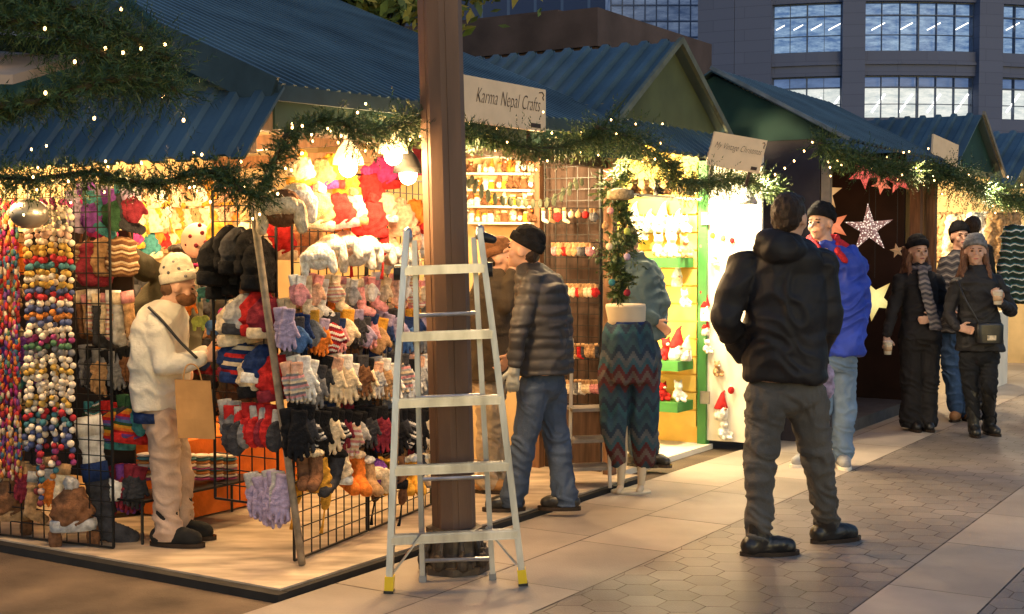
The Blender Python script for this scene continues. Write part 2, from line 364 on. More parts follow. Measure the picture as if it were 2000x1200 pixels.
# ------------------------------------------------------------------ background
BG=thing('stone_monument','stepped brown stone block rising behind the stall roofs','monument',D(1160,400,22))
q0=D(1160,20,22); 
def blk(o,t0,t1,s0,s1,z0,z1,mb):
    a=(t0+t1)/2; b=(s0+s1)/2
    return mb.boxv(V((o.x,o.y,0))+rh*a+nh*b+UP*(z0+z1)/2,rh*(t1-t0)/2,nh*(s1-s0)/2,UP*(z1-z0)/2)
def brickify(m,col,mortar,bw,bh,ms=.02,rot=0):
    nt=m.node_tree;N=nt.nodes;L=nt.links;b=N['Principled BSDF']
    tc=N.new('ShaderNodeTexCoord'); mp=N.new('ShaderNodeMapping'); mp.inputs['Rotation'].default_value=(pi/2,0,rot); L.new(tc.outputs['Object'],mp.inputs[0])
    br=N.new('ShaderNodeTexBrick'); br.inputs['Scale'].default_value=1; br.inputs['Brick Width'].default_value=bw; br.inputs['Row Height'].default_value=bh
    br.inputs['Mortar Size'].default_value=ms; br.inputs['Color1'].default_value=rgba(col); br.inputs['Color2'].default_value=rgba([c*.93 for c in col]); br.inputs['Mortar'].default_value=rgba(mortar)
    L.new(mp.outputs[0],br.inputs['Vector']); L.new(br.outputs['Color'],b.inputs['Base Color'])
build(blk(q0,0,4.3,0,9,0,4.69,MB()),'base_block',stonem,BG)
build(blk(q0,-.15,4.45,-.15,9,4.88,5.5,MB()),'cornice',stonem,BG)
build(blk(q0,-.07,4.37,-.07,9,4.7,4.875,MB()),'moulding',stonem,BG)
build(blk(q0,.9,4.0,1.2,8,5.505,5.75,MB()),'upper_block',stonem,BG)
facade=mat('blue grey stone facade',(.15,.16,.22),rough=.7,var=.15,scale=.4)
brickify(facade,(.10,.12,.20),(.075,.09,.155),3.2,.62)
BY=72
def YB(x): return BY+((x-1750)/250)**2*1.2
BU=thing('office_building','large curved stone office building with lit gridded windows behind the market','building',V((D(1750,400,BY).x,BY,0)))
def fbox(mb,x0,x1,z0,z1,d0=0,d1=1.5,n=1):
    for i in range(n):
        xa=x0+(x1-x0)*i/n; xb=x0+(x1-x0)*(i+1)/n
        pa=D(xa,300,YB(xa)); pb=D(xb,300,YB(xb)); pa.z=pb.z=0
        t=(pb-pa); l=t.length; t.normalize(); nn=V((-t.y,t.x,0))
        c=(pa+pb)/2+nn*(d0+d1)/2+UP*(z0+z1)/2
        mb.boxv(c,t*l/2,nn*(d1-d0)/2,UP*(z1-z0)/2)
def zB(y): return D(1750,y,BY).z
rows=[(230,148),(99,3),(-46,-140)]
w=MB()
fbox(w,1365,1506,0,24,-.3,2,2); 
for xa,xb in((1642,1686),(1903,1949),(2165,2210)): fbox(w,xa,xb,0,24,-.35,2)
cols=[(1506,1642),(1686,1903),(1949,2165)]
for xa,xb in cols:
    n=3
    fbox(w,xa,xb,0,zB(231),0,2,n); fbox(w,xa,xb,zB(147),zB(100),0,2,n); fbox(w,xa,xb,zB(2),zB(-44),0,2,n); fbox(w,xa,xb,zB(-142),24,0,2,n)
    fbox(w,xa,xb,zB(126),zB(121),-.12,-.01,n)
build(w,'wall',facade,BU)
framem=mat('blue grey window frame',(.07,.10,.17),rough=.5)
def winm(name,bright,tint,dark,lo=.38,hi=.66,sc=1.1):
    m,nt,b=_nt(name);N=nt.nodes;L=nt.links
    tc=N.new('ShaderNodeTexCoord'); mp=N.new('ShaderNodeMapping'); mp.inputs['Scale'].default_value=(.45,.45,1.9); L.new(tc.outputs['Object'],mp.inputs[0])
    n1=N.new('ShaderNodeTexNoise'); n1.inputs['Scale'].default_value=sc; n1.inputs['Detail'].default_value=9; n1.inputs['Roughness'].default_value=.8; L.new(mp.outputs[0],n1.inputs['Vector'])
    r=N.new('ShaderNodeValToRGB'); e=r.color_ramp.elements; e[0].position=lo; e[1].position=hi; e[0].color=rgba(dark); e[1].color=rgba(tint)
    L.new(n1.outputs['Fac'],r.inputs[0]); L.new(r.outputs[0],b.inputs['Emission Color']); b.inputs['Emission Strength'].default_value=bright
    b.inputs['Base Color'].default_value=(.03,.05,.09,1); b.inputs['Roughness'].default_value=.3; b.inputs['Specular IOR Level'].default_value=.2
    return m
wm=[winm('bright lit window glass',1.0,(.92,.92,.84),(.42,.5,.5),.3,.6,2.0),winm('blue window glass',.8,(.42,.6,.8),(.08,.17,.38),.4,.66,2.4),winm('dim window glass',.5,(.4,.5,.7),(.08,.12,.2))]
topm=winm('dim blue transom glass',.6,(.2,.32,.6),(.1,.17,.35))
litm=mat('ceiling light strip',(1,1,1),emit=2.4,ecol=(1,.97,.9))
for ri,(yb,yt) in enumerate(rows):
    for ci,(xa,xb) in enumerate(cols):
        fr=MB(); nv=4 if ci==0 else 6
        for i in range(nv+1):
            xx=xa+(xb-xa)*i/nv; hw=1.5 if (i%(2 if ci==0 else 3))==0 else .45; fbox(fr,xx-hw,xx+hw,zB(yb),zB(yt),.25,.5)
        for t,hw in ((0,1.2),(.34,.45),(.74,1.2),(1,1.2)): yy=yb+(yt-yb)*t; fbox(fr,xa,xb,zB(yy+hw),zB(yy-hw),.24,.5,3)
        wf=build(fr,'window',framem,BU)
        pn=MB(); fbox(pn,xa,xb,zB(yb),zB(yb+(yt-yb)*.74),.7,.75,3); build(pn,'pane',wm[ri],wf)
        pn=MB(); fbox(pn,xa,xb,zB(yb+(yt-yb)*.74),zB(yt),.7,.75,3); build(pn,'pane',topm if ri==0 else wm[1],wf)
        for k in range(4 if ri<2 else 0):
            x0=xa+(xb-xa)*(k+.3)/4; yy=yb-10 if ri==0 else yb-40; p=D(x0,yy,YB(x0)+.6); q=D(x0+26,yy-(36 if ri==0 else 14),YB(x0)+.6); build(MB().bar(p,q,.05,.10 if ri==0 else .06),'light_strip',litm,wf)
GT=thing('glass_tower','blue glass tower glimpsed beyond the brown stone block','building',V((D(1290,400,85).x,85,0)))
p=D(1290,400,85); tw=MB(); tw.box(p.x-3.2,p.x+2.6,85,90,0,26); build(tw,'wall',winm('tower glass',.45,(.3,.4,.6),(.05,.09,.2)),GT)
tf=MB()
for i in range(9): xx=p.x-3.2+i*.72; tf.box(xx-.04,xx+.04,84.9,84.99,0,26)
for i in range(18): zz=8+i*1.0; tf.box(p.x-3.2,p.x+2.6,84.88,84.98,zz,zz+.1)
build(tf,'window_frame',framem,GT)
FB=thing('far_building','long dark blue city block far behind the market roofs','building',V((-30,110,0)))
fm=mat('dusk city block',(.08,.09,.13),rough=.8,var=.2,scale=.3); brickify(fm,(.04,.06,.12),(.08,.12,.2),2.2,2.8,.12)
build(MB().box(-75,14,110,120,0,38),'wall',fm,FB)
leafm=mat('yellow green leaves',(1,1,1),rough=.6,var=.3,island=[(.12,.17,.03),(.2,.23,.05),(.3,.28,.06),(.09,.12,.03),(.34,.29,.07)])
barkm=mat('bark',(.06,.05,.04),rough=.9,bump=.5)
def tree(px,Y,z,rad,n,label):
    b=V((D(px,400,Y).x,Y,0)); t=thing('tree',label,'tree',b,'trees behind the stalls')
    tr=MB().tube([b,b+V((.1,0,z*.4)),b+V((0,.1,z*.8)),b+V((.1,0,z+rad*.5))],[.22,.17,.12,.04],10)
    cl=[]
    for i in range(22):
        d=V((R.gauss(0,1),R.gauss(0,1),R.gauss(0,.8))).normalized()*rad*R.uniform(.4,.95); c=b+V((0,0,z))+d; cl.append(c)
        tr.tube([b+V((0,0,z*.65)),(b+V((0,0,z*.8))+c)/2,c],[.05,.03,.01],6)
    build(tr,'trunk',barkm,t,True)
    lf=MB()
    for i in range(n):
        c=R.choice(cl)+V((R.gauss(0,1),R.gauss(0,1),R.gauss(0,1)))*rad*.2
        u=V((R.gauss(0,1),R.gauss(0,1),R.gauss(0,1))).normalized(); v=u.orthogonal().normalized(); s=R.uniform(.06,.13)
        lf.add([c-u*s,c+v*s*.5,c+u*s,c-v*s*.5],[(0,1,2,3)])
    build(lf,'crown',leafm,t)
tree(735,17,5.75,1.8,13000,'yellow green tree top just left of the brown post')
tree(440,24,8.5,2.6,3000,'darker tree hidden behind the big corner stall roof')

# ------------------------------------------------------------------ garlands
bm_ico=MB().ell((0,0,0),(.0048,.0048,.0065),None,8,6).mesh('bulb',V((0,0,0)),True)
def cr(pts,n=8):
    out=[]; P=[pts[0]]+list(pts)+[pts[-1]]
    for i in range(1,len(P)-2):
        for j in range(n):
            t=j/n; a,b,c,d=P[i-1],P[i],P[i+1],P[i+2]
            out.append(.5*((2*b)+(c-a)*t+(2*a-5*b+4*c-d)*t*t+(3*b-a-3*c+d)*t**3))
    out.append(pts[-1]); return out
def garland(label,pts,rad=.09,dens=170,nl=8,nd=13,bs=1.0,twl=(.05,.115),nw=.0032,nlen=(.026,.044)):
    path=cr(pts); t=thing('fir_garland',label,'garland',path[len(path)//2],'fir garlands along the stall eaves')
    build(MB().tube(path,.012,6),'stem',stemm,t)
    f=MB(); spots=[]
    for i in range(len(path)-1):
        p,q=path[i],path[i+1]; L=(q-p).length; k=L*dens; k=int(k)+(1 if R.random()<k%1 else 0); dr=(q-p).normalized()
        for _ in range(k):
            c=p.lerp(q,R.random()); o=V((R.gauss(0,1),R.gauss(0,1),R.gauss(0,1))); o-=dr*o.dot(dr)*.5; o.normalize()
            cl=noise.noise(c*6)*1.1+1
            l=R.uniform(*twl)*rad/.09*cl; o=(o+dr*R.uniform(-.4,.7)-UP*.2).normalized(); s0=c+o*rad*.08
            for j in range(nd):
                u=j/nd; b=s0+o*l*u; sd=(V((R.gauss(0,1),R.gauss(0,1),R.gauss(0,1)))); sd-=o*sd.dot(o); sd.normalize()
                d=(sd+o*.9).normalized(); ln=R.uniform(*nlen)*(1-.35*u); wv=d.cross(o).normalized()*nw
                f.add([b-wv,b+wv,b+d*ln],[(0,1,2)])
            if R.random()<.5: spots.append(s0+o*l*1.0)
    build(f,'foliage',needle,t)
    R.shuffle(spots)
    for s in spots[:nl]:
        o=fin(bm_ico,'fairy_light',bulbm,t,s-t.location); o.scale=(bs,)*3
    return t
garland('fir garland on the awning edge over the felt ball strings, ending at the corner',[HA(-60,338,-.78),HA(60,350,-.80),HA(180,338,-.80),HA(300,360,-.80),HA(400,335,-.80),HA(470,372,-.80)],.115,400,20)
garland('short fir garland drooping at the very corner of the knitwear stall',[HA(430,325,-.80),D(500,385,5.6),D(525,335,5.65),HB(560,275,-.5)],.125,450,8)
garland('thick fir garland over the lamps between the stall corner and the brown post',[HB(555,268,-.5),HB(640,236,-.5),HB(720,262,-.5),HB(790,242,-.5),HB(850,250,-.5)],.125,430,22)
garland('fir garland under the first stall name board, right of the brown post',[HB(870,262,-.5),HB(950,268,-.5),HB(1040,290,-.48),HB(1110,285,-.48),HB(1180,255,-.48)],.125,430,16)
garland('fir garland sloping down over the yellow stall awning',[HB(1165,248,-.58),HB(1230,272,-.6),HB(1290,312,-.6),HB(1325,338,-.6)],.17,400,7,nw=.0036)
garland('fir garland lying below the second stall name board',[HB(1310,352,-.6),HB(1370,360,-.6),HB(1440,350,-.6),HB(1525,372,-.6)],.15,400,10,nw=.0036)
garland('bushy fir garland hanging vertically beside the mannequin, hung with dried leaves',[D(1225,325,8.4),D(1195,370,8.3),D(1222,430,8.25),D(1205,500,8.25),D(1215,550,8.25),D(1205,580,8.25)],.125,330,2,nw=.007,nlen=(.035,.06),nd=10)
garland('fir garland draped along the front of the star stall',[HB(1600,280,-1.05),HB(1660,308,-1.05),HB(1730,328,-1.05),HB(1800,336,-1.05),HB(1830,333,-1.05)],.15,380,20,bs=1.3,nw=.0042)
garland('farthest fir garland running past the clothing stall to the right edge',[HB(1830,333,-1.1),HB(1880,352,-1.1),HB(1930,375,-1.1),HB(1990,392,-1.1),HB(2050,407,-1.1)],.21,320,18,bs=1.5,nw=.0055)
garland('near fir garland filling the top left corner, out of line with the others',[D(-160,30,4.3),D(0,40,4.3),D(90,50,4.3),D(180,95,4.3),D(270,145,4.35),D(345,180,4.4)],.125,700,9,nd=17,nw=.0021)
garland('upper strand of the near fir garland above the beige eave panel',[D(-160,-30,4.35),D(0,-20,4.35),D(120,10,4.35),D(230,60,4.35),D(330,120,4.4)],.11,550,5,nd=15,nw=.0021)
garland('lower strand of the near fir garland under the beige eave panel',[D(-100,215,4.2),D(0,208,4.2),D(90,195,4.2),D(200,160,4.25),D(280,150,4.3)],.11,600,6,nd=15,nw=.0021)
sw=cr([HB(1500,350,-.8),HB(1545,320,-.9),HB(1590,275,-1.0)]); t=thing('fairy_light_string','thin string of fairy lights between the second name board and the star stall','string lights',sw[8])
build(MB().tube(sw,.004,5),'wire',wirem,t)
for p_ in sw[::3]: o=fin(bm_ico,'fairy_light',bulbm,t,p_-t.location); o.scale=(1.4,)*3

# ------------------------------------------------------------------ signs
signm=mat('tan cream sign board',(.62,.45,.29),rough=.6,var=.08,emit=.13)  # faint emission added so the unlit boards look warmer and brighter
inkm=mat('dark sign lettering',(.05,.03,.025),rough=.7)
def text_mesh(body,width,origin,ax,ay,nrm,shear=.42,ys=1.5):
    cu=bpy.data.curves.new('t','FONT'); cu.body=body; cu.size=1; cu.shear=shear; cu.align_x='CENTER'; cu.align_y='CENTER'; cu.extrude=.004; cu.space_character=1.03; cu.space_word=1.15; cu.offset=-.016
    ob=bpy.data.objects.new('t',cu); COL.objects.link(ob); dg=bpy.context.evaluated_depsgraph_get()
    me=bpy.data.meshes.new_from_object(ob.evaluated_get(dg)); bpy.data.objects.remove(ob)
    xs=[v.co.x for v in me.vertices]; sc=width/(max(xs)-min(xs)); 
    for v in me.vertices: v.co=origin+ax*v.co.x*sc+ay*v.co.y*sc*ys+nrm*v.co.z*sc
    return me
def sign(label,TL,TR,BL,body,cx=0,tw=.8,ys=1.5,cy=.04):
    c=(TR+BL)/2; ax=(TR-TL); wd=ax.length; ax.normalize(); ay=(TL-BL); hg=ay.length; ay.normalize(); nn=ax.cross(ay).normalized()
    if nn.y>0: nn=-nn
    t=thing('name_board',label,'sign',c)
    build(MB().boxv(c,ax*wd/2,ay*hg/2,nn*.01),'board',signm,t)
    if body:
        me=text_mesh(body,wd*tw,c+nn*.0125+ax*cx*wd+ay*hg*cy,ax,ay,nn,.42,ys)
        for v in me.vertices: v.co-=t.location
        fin(me,'lettering',inkm,t)
    if body: build(MB().boxv(c+nn*.012+ax*wd*.38-ay*hg*.38,ax*wd*.055,ay*hg*.05,nn*.002),'logo_plate',inkm,t); build(MB().tube([c+nn*.012+ax*wd*x_+ay*hg*y_ for x_,y_ in((.42,.40),(.455,.42),(.475,.36),(.46,.3),(.47,.24))],.0035,5),'corner_ornament',inkm,t)
    for s_ in(-1,1): build(MB().boxv(c-nn*.02+ax*s_*wd*.35-ay*hg*.5,ax*.01,ay*.1,nn*.008),'bracket',woodd,t)
    return t
bS=-.40
sTL=HB(880,142,bS); sTR=HB(1063,176,bS); sBL=V((sTL.x,sTL.y,sTL.z-(sTR.z-HB(1060,258,bS).z)))
sign('cream name board reading Karma Nepal Crafts on the big stall eave',sTL,sTR,sBL,'Karma Nepal Crafts',cx=.075,tw=.70,ys=1.5,cy=.10)
sign('cream name board reading My Vintage Christmas, tilted above the yellow stall',D(1395,257,9.2),D(1498,275,9.3),D(1378,322,9.2),'My Vintage Christmas',tw=.88,ys=1.7,cy=.12)
sign('small blank looking cream board tilted at far right over the garland',D(1822,262,12.9),D(1871,284,13.2),D(1819,305,12.9),None)

# ------------------------------------------------------------------ lamp post, ladder
pb=G(888,1112); LEAN=V((-.026,0,1)); PL=thing('lamp_post','tall brown painted steel post on a cast base behind the ladder','post',pb)
w_=.1; n8=[]
for k in range(4):
    a=k*pi/2+.5
    for dx_,dy_ in((1,-.55),(1,.55)):
        x=dx_*cos(a)-dy_*sin(a); y=dx_*sin(a)+dy_*cos(a); n8.append((x*w_*.93,y*w_*.93))
pm=MB(); pm.prism([V((pb.x+x,pb.y+y,.12)) for x,y in n8],LEAN*5.2)
sh_o=build(pm,'shaft',rust,PL)
for k in range(4):
    a=k*pi/2+.5; c=V((pb.x+cos(a)*w_*.935,pb.y+sin(a)*w_*.935,.13)); tv=V((-sin(a),cos(a),0))
    build(MB().boxv(c+LEAN*2.55,tv*.02,V((cos(a),sin(a),0))*.003,LEAN*2.5),'rib',rust,sh_o)
bs=MB(); bs.loft([(pb+UP*z,r,r) for z,r in((-.01,.175),(.035,.175),(.04,.15),(.07,.145),(.1,.13),(.16,.125),(.19,.14),(.21,.14),(.215,.11))],0,8)
for k in range(8):
    a=k*pi/4+.3; c=pb+V((cos(a)*.15,sin(a)*.15,.06)); bs.ell(c,(.035,.035,.045))
    bs.tube([c+UP*-.03,c+UP*.06],.011,6); bs.tube([c,pb+V((cos(a)*.115,sin(a)*.115,.17))],[.02,.012],6)
build(bs,'base',iron,PL)
for k in range(4):
    a=k*pi/2+.5; c=pb+V((cos(a)*.165,sin(a)*.165,.035)); build(MB().tube([c,c+UP*.03],.018,6),'bolt',iron,PL)
tp=pb+LEAN*5.3; build(MB().loft([(tp+UP*z,r,r) for z,r in((0,.06),(.03,.16),(.28,.2),(.38,.12),(.44,.02))],0,16),'lantern',mat('frosted lantern',(.5,.5,.45),rough=.3),PL,True)

lc=(G(760,1157)+G(1022,1142))/2; LD=thing('stepladder','aluminium folding stepladder with five treads standing in front of the brown post','ladder',lc)
YU=V((0,1,0))
fl=G(760,1157); frr=G(1022,1142); tl=D(795,452,6.13); trr=D(937,447,6.2); tl2=fl.lerp(tl,.62)+V((-.012,0,0)); tr2=frr.lerp(trr,.62)+V((.004,0,0))
fr=MB().bar(fl,tl2,.030,.07,YU).bar(tl2,tl,.028,.068,YU); build(fr,'front_rail',alum,LD)
fr=MB().bar(frr,tr2,.030,.07,YU).bar(tr2,trr,.028,.068,YU); build(fr,'front_rail',alum,LD)
for i,y in enumerate((1038,908,780,653,525)):
    zt_=D(880,y,6.13).z; t=(zt_-fl.z)/(tl.z-fl.z); p=fl.lerp(tl,t)+V((.0,0,0)); q=frr.lerp(trr,t)
    ln=MB(); ln.bar(p+V((0,-.012,0)),q+V((0,-.012,0)),.055,.012)
    for s_ in(-.03,-.012,.006): ln.bar(p+V((0,s_,.009)),q+V((0,s_,.009)),.005,.006)
    ln.bar(p+V((0,-.038,-.014)),q+V((0,-.038,-.014)),.006,.030); ln.bar(p+V((0,-.042,-.028)),q+V((0,-.042,-.028)),.006,.004)
    tr_=build(ln,'tread',alum,LD)
rl=G(822,1150)+V((0,.14,0)); rr_=G(962,1146)+V((0,.14,0)); rtl=tl+V((.03,.07,-.04)); rtr=trr+V((-.03,.07,-.04))
build(MB().bar(rl,rtl,.024,.05,YU),'rear_rail',alum,LD); build(MB().bar(rr_,rtr,.024,.05,YU),'rear_rail',alum,LD)
for i in range(4):
    t=.06+i*.24; build(MB().tube([rl.lerp(rtl,t),rr_.lerp(rtr,t)],.010,8),'rear_rung',alum,LD)
hpl=mat('black hinge plastic',(.02,.02,.022),rough=.4)
for p,q in((fl,tl),(frr,trr)):
    d=(q-p).normalized(); ft=build(MB().bar(p+d*.012,p+d*.075,.040,.078,YU),'foot',yelp,LD); build(MB().bar(p,p+d*.0118,.044,.08,YU),'rubber_sole',hpl,ft)
for p,q in((rl,rtl),(rr_,rtr)): d=(q-p).normalized(); build(MB().bar(p,p+d*.03,.033,.06,YU),'foot',mat('grey rubber foot',(.25,.25,.25)),LD)
for p in(tl,trr):
    build(MB().cap(p+V((-.0,.03,-.03)),p+V((0,.04,-.0)),.024,.02),'hinge_block',alum,LD,True)
pk=trr+V((.03,0,-.04)); build(MB().cap(pk+V((-.01,0,0)),pk+V((.03,0,-.01)),.026,.02),'hinge_lock',hpl,LD,True)
for sx,pt in((1,trr),(-1,tl)):
    pk=pt+V((sx*.04,0,-.19)); build(MB().tube([pk+V((-.02,0,0)),pk+V((.02,0,0))],.036,14),'lock_knob',hpl,LD)
build(MB().bar(fl.lerp(tl,.165)+V((.14,-.03,0)),fl.lerp(tl,.06)+V((.02,-.03,0)),.018,.008),'brace',alum,LD); build(MB().bar(frr.lerp(trr,.165)+V((-.14,-.03,.0)),frr.lerp(trr,.06)+V((-.02,-.03,0)),.018,.008),'brace',alum,LD)

# ------------------------------------------------------------------ merchandise prototypes
PROTO={}
def pmesh(me):
    me.materials.clear(); me.materials.append(HOLD); return me
O0=V((0,0,0))
def flat(mb,k):
    mb.v=[(x,y*k,z) for x,y,z in mb.v]; return mb
def shift(mb,dx,dy,dz,rot=0):
    c,s=cos(rot),sin(rot); mb.v=[(x*c-z*s+dx,y+dy,x*s+z*c+dz) for x,y,z in mb.v]; return mb
def glove_h():
    m=MB(); m.ell((0,0,-.095),(.038,.013,.052)); m.ell((.003,0,-.075),(.034,.013,.04))
    for i,x in enumerate((-.028,-.0095,.0095,.028)): m.cap((x,0,-.12),(x*1.25+.006,.004*(i-1.5),-.178-(.014 if i in(1,2) else 0)),.0088,.0075)
    m.cap((.028,0,-.08),(.052,0,-.122),.011,.009); return m
def cuff(w=.030,l=.066): return MB().loft([(V((0,0,z)),w*k,.012*k) for z,k in((0,1),(-.01,1.06),(-.03,1),(-.05,.97),(-l,.92))],0,16)
def mitt_h():
    m=MB(); m.ell((0,0,-.115),(.042,.017,.07)); m.cap((.032,0,-.09),(.054,0,-.125),.013,.012); return m
fk=folds(.007,26)
gA=pmesh(remesh(shift(glove_h(),-.022,0,0,.10),.0045,1,disp=fk)); gB=pmesh(remesh(shift(glove_h(),.022,-.028,-.006,-.08),.0045,1,disp=fk))
cA=pmesh(shift(cuff(),-.022,0,0,.10).mesh('c',O0,True)); cB=pmesh(shift(cuff(),.022,-.028,-.006,-.08).mesh('c',O0,True))
PROTO['glove_pair']=[('glove',gA,0,None),('cuff',cA,1,0),('glove',gB,0,None),('cuff',cB,1,2)]
mA=pmesh(remesh(shift(mitt_h(),-.024,0,0,.12),.006,1,disp=fk)); mB=pmesh(remesh(shift(mitt_h(),.024,-.036,-.006,-.1),.006,1,disp=fk))
PROTO['mitten_pair']=[('mitten',mA,0,None),('cuff',cA,1,0),('mitten',mB,0,None),('cuff',cB,1,2)]
sm=MB(); sm.cap((0,0,-.03),(0,0,-.2),.036,.034); sm.cap((0,0,-.2),(.075,0,-.235),.036,.028); flat(sm,.4)
PROTO['sock']=[('foot',pmesh(remesh(sm,.007,1,disp=fk)),0,None),('cuff',pmesh(MB().loft([(V((0,0,z)),.04,.018) for z in(.01,-.02,-.045)],0,16).mesh('c',O0,True)),1,None)]
def dome(w,d,h,z0,n=9,pw=1):
    return [(V((0,0,z0+h*sin(pi/2*i/n))),max(.004,w*cos(pi/2*i/n)**.8),max(.004,d*cos(pi/2*i/n)**.8)) for i in range(n+1)]
def rim(w,d,z0,z1): return MB().loft([(V((0,0,z0)),w*.98,d*.98),(V((0,0,z0+.004)),w*1.05,d*1.05),(V((0,0,(z0+z1)/2)),w*1.08,d*1.08),(V((0,0,z1-.004)),w*1.05,d*1.05),(V((0,0,z1)),w*.98,d*.98)],0,24)
crown=pmesh(remesh(MB().loft(dome(.1,.05,.17,-.2),0,24),.008,1,disp=folds(.024,14))); brim=pmesh(rim(.1,.05,-.235,-.18).mesh('brim',O0,True))
pom=pmesh(remesh(MB().ell((0,0,-.02),(.035,.035,.035)),.006,0,disp=fluff(.009,70)))
def flap(s): return pmesh(remesh(MB().ell((s*.085,0,-.27),(.032,.018,.07)),.008,1,disp=fluff(.004,50)))
flL,flR=flap(-1),flap(1)
tas=pmesh(MB().tube([V((-.085,0,-.33)),V((-.088,0,-.42)),V((-.085,0,-.47))],[.005,.006,.012],6).mesh('t',O0,True)); tas2=pmesh(MB().tube([V((.085,0,-.33)),V((.088,0,-.42)),V((.085,0,-.47))],[.005,.006,.012],6).mesh('t',O0,True))
PROTO['beanie']=[('crown',crown,0,None),('brim',brim,1,None)]
PROTO['pompom_hat']=[('crown',crown,0,None),('brim',brim,1,None),('pompom',pom,1,None)]
PROTO['earflap_hat']=[('crown',crown,0,None),('brim',brim,1,None),('pompom',pom,1,None),('ear_flap',flL,0,None),('ear_flap',flR,0,None),('tassel',tas,1,3),('tassel',tas2,1,4)]
ff=lambda a:(lambda p,n: noise.noise(p*12)*a*.7+noise.noise(V((p.x*130,p.y*130,p.z*28)))*a*.55)
furc=pmesh(remesh(MB().ell((0,0,-.12),(.105,.08,.095)),.006,0,disp=ff(.011)))
furfl=[pmesh(remesh(MB().cap((s*.085,-.02,-.12),(s*.1,-.02,-.22),.042,.03),.006,0,disp=ff(.011))) for s in(-1,1)]
furbr=pmesh(remesh(MB().cap((-.055,-.06,-.11),(.055,-.06,-.11),.04,.04),.006,0,disp=ff(.011)))
PROTO['fur_hat']=[('crown',furc,0,None),('fur_flap',furfl[0],1,None),('fur_flap',furfl[1],1,None),('fur_brim',furbr,1,None)]
slm=MB(); slm.cap((0,.05,-.04),(0,.02,-.16),.042,.045); slm.cap((0,.02,-.16),(0,-.1,-.19),.042,.036)
PROTO['slipper_pair']=[('slipper',pmesh(remesh(shift(slm,-.045,0,0,.08),.009,2,disp=fluff(.005,50))),0,None)]
slm=MB(); slm.cap((0,.05,-.04),(0,.02,-.16),.042,.045); slm.cap((0,.02,-.16),(0,-.1,-.19),.042,.036)
PROTO['slipper_pair'].append(('slipper',pmesh(remesh(shift(slm,.045,-.02,-.01,-.08),.009,2,disp=fluff(.005,50))),0,None))
PROTO['slipper_pair'].append(('fur_cuff',pmesh(remesh(MB().ell((-.045,.05,-.03),(.05,.05,.025)).ell((.045,.03,-.03),(.05,.05,.025)),.008,0,disp=fluff(.008,60))),1,None))
bg=MB(); bg.loft([(V((0,0,-.1)),.06,.02),(V((0,0,-.13)),.085,.035),(V((0,0,-.22)),.1,.045),(V((0,0,-.31)),.09,.04),(V((0,0,-.33)),.06,.02)],0,20)
PROTO['knit_bag']=[('bag_body',pmesh(remesh(bg,.01,2,disp=folds(.02,16))),0,None),('strap',pmesh(MB().tube([V((-.05,0,-.11)),V((-.03,0,-.03)),V((0,0,0)),V((.03,0,-.03)),V((.05,0,-.11))],.007,6).mesh('s',O0,True)),1,None)]
gn=MB().loft([(V((0,0,0)),.045,.04),(V((0,0,.03)),.05,.045),(V((0,0,.08)),.035,.03)],0,16)
PROTO['gnome']=[('gnome_body',pmesh(gn.mesh('b',O0,True)),1,None),('hat',pmesh(MB().loft([(V((0,0,.075)),.045,.042),(V((0,0,.08)),.05,.045),(V((.004,0,.13)),.03,.028),(V((.012,0,.18)),.012,.012),(V((.03,0,.2)),.004,.004)],0,16).mesh('h',O0,True)),0,None),('beard',pmesh(remesh(MB().ell((0,-.04,.05),(.032,.018,.04)),.006,0,disp=fluff(.006,80))),2,None),('nose',pmesh(MB().ell((0,-.058,.078),(.01,.01,.01)).mesh('n',O0,True)),3,None)]
pl=MB(); pl.ell((0,0,.045),(.04,.035,.045)); pl.ell((0,-.01,.11),(.032,.03,.03)); 
for s in(-1,1): pl.ell((s*.024,0,.14),(.01,.007,.016)); pl.cap((s*.03,-.02,.06),(s*.045,-.045,.04),.012,.012); pl.cap((s*.02,-.03,.015),(s*.028,-.06,.012),.014,.014)
PROTO['plush_toy']=[('plush_body',pmesh(remesh(pl,.007,1,disp=fluff(.003,90))),0,None),('muzzle',pmesh(MB().ell((0,-.042,.105),(.013,.01,.01)).mesh('z',O0,True)),1,None)]
PROTO['jar']=[('jar_body',pmesh(MB().loft([(V((0,0,z)),r,r) for z,r in((0,.026),(.004,.03),(.05,.03),(.06,.022),(.068,.022))],0,16).mesh('j',O0,True)),0,None),('lid',pmesh(MB().loft([(V((0,0,.068)),.024,.024),(V((0,0,.085)),.024,.024)],0,16).mesh('l',O0,True)),1,None)]
PROTO['tree_ornament']=[('ball',pmesh(MB().ell((0,0,-.05),(.028,.018,.03)).mesh('o',O0,True)),0,None),('cap',pmesh(MB().tube([V((0,0,-.024)),V((0,0,-.012))],.008,8).tube([V((0,0,-.012)),V((0,0,0))],.002,5).mesh('c',O0,True)),1,None)]
def dressm(): 
    m=MB(); m.loft([(V((0,0,z)),w,d) for z,w,d in((0,.06,.04),(-.02,.19,.06),(-.1,.2,.09),(-.35,.19,.1),(-.62,.21,.1))],0,24)
    for s in(-1,1): m.cap((s*.18,0,-.06),(s*.26,0,-.5),.065,.05)
    return m
PROTO['hanging_jacket']=[('jacket_cloth',pmesh(remesh(dressm(),.014,2,disp=folds(.04,12))),0,None),('hanger',pmesh(MB().tube([V((0,0,0)),V((0,0,.06)),V((.02,0,.09)),V((.04,0,.06))],.003,5).mesh('h',O0,True)),1,None)]
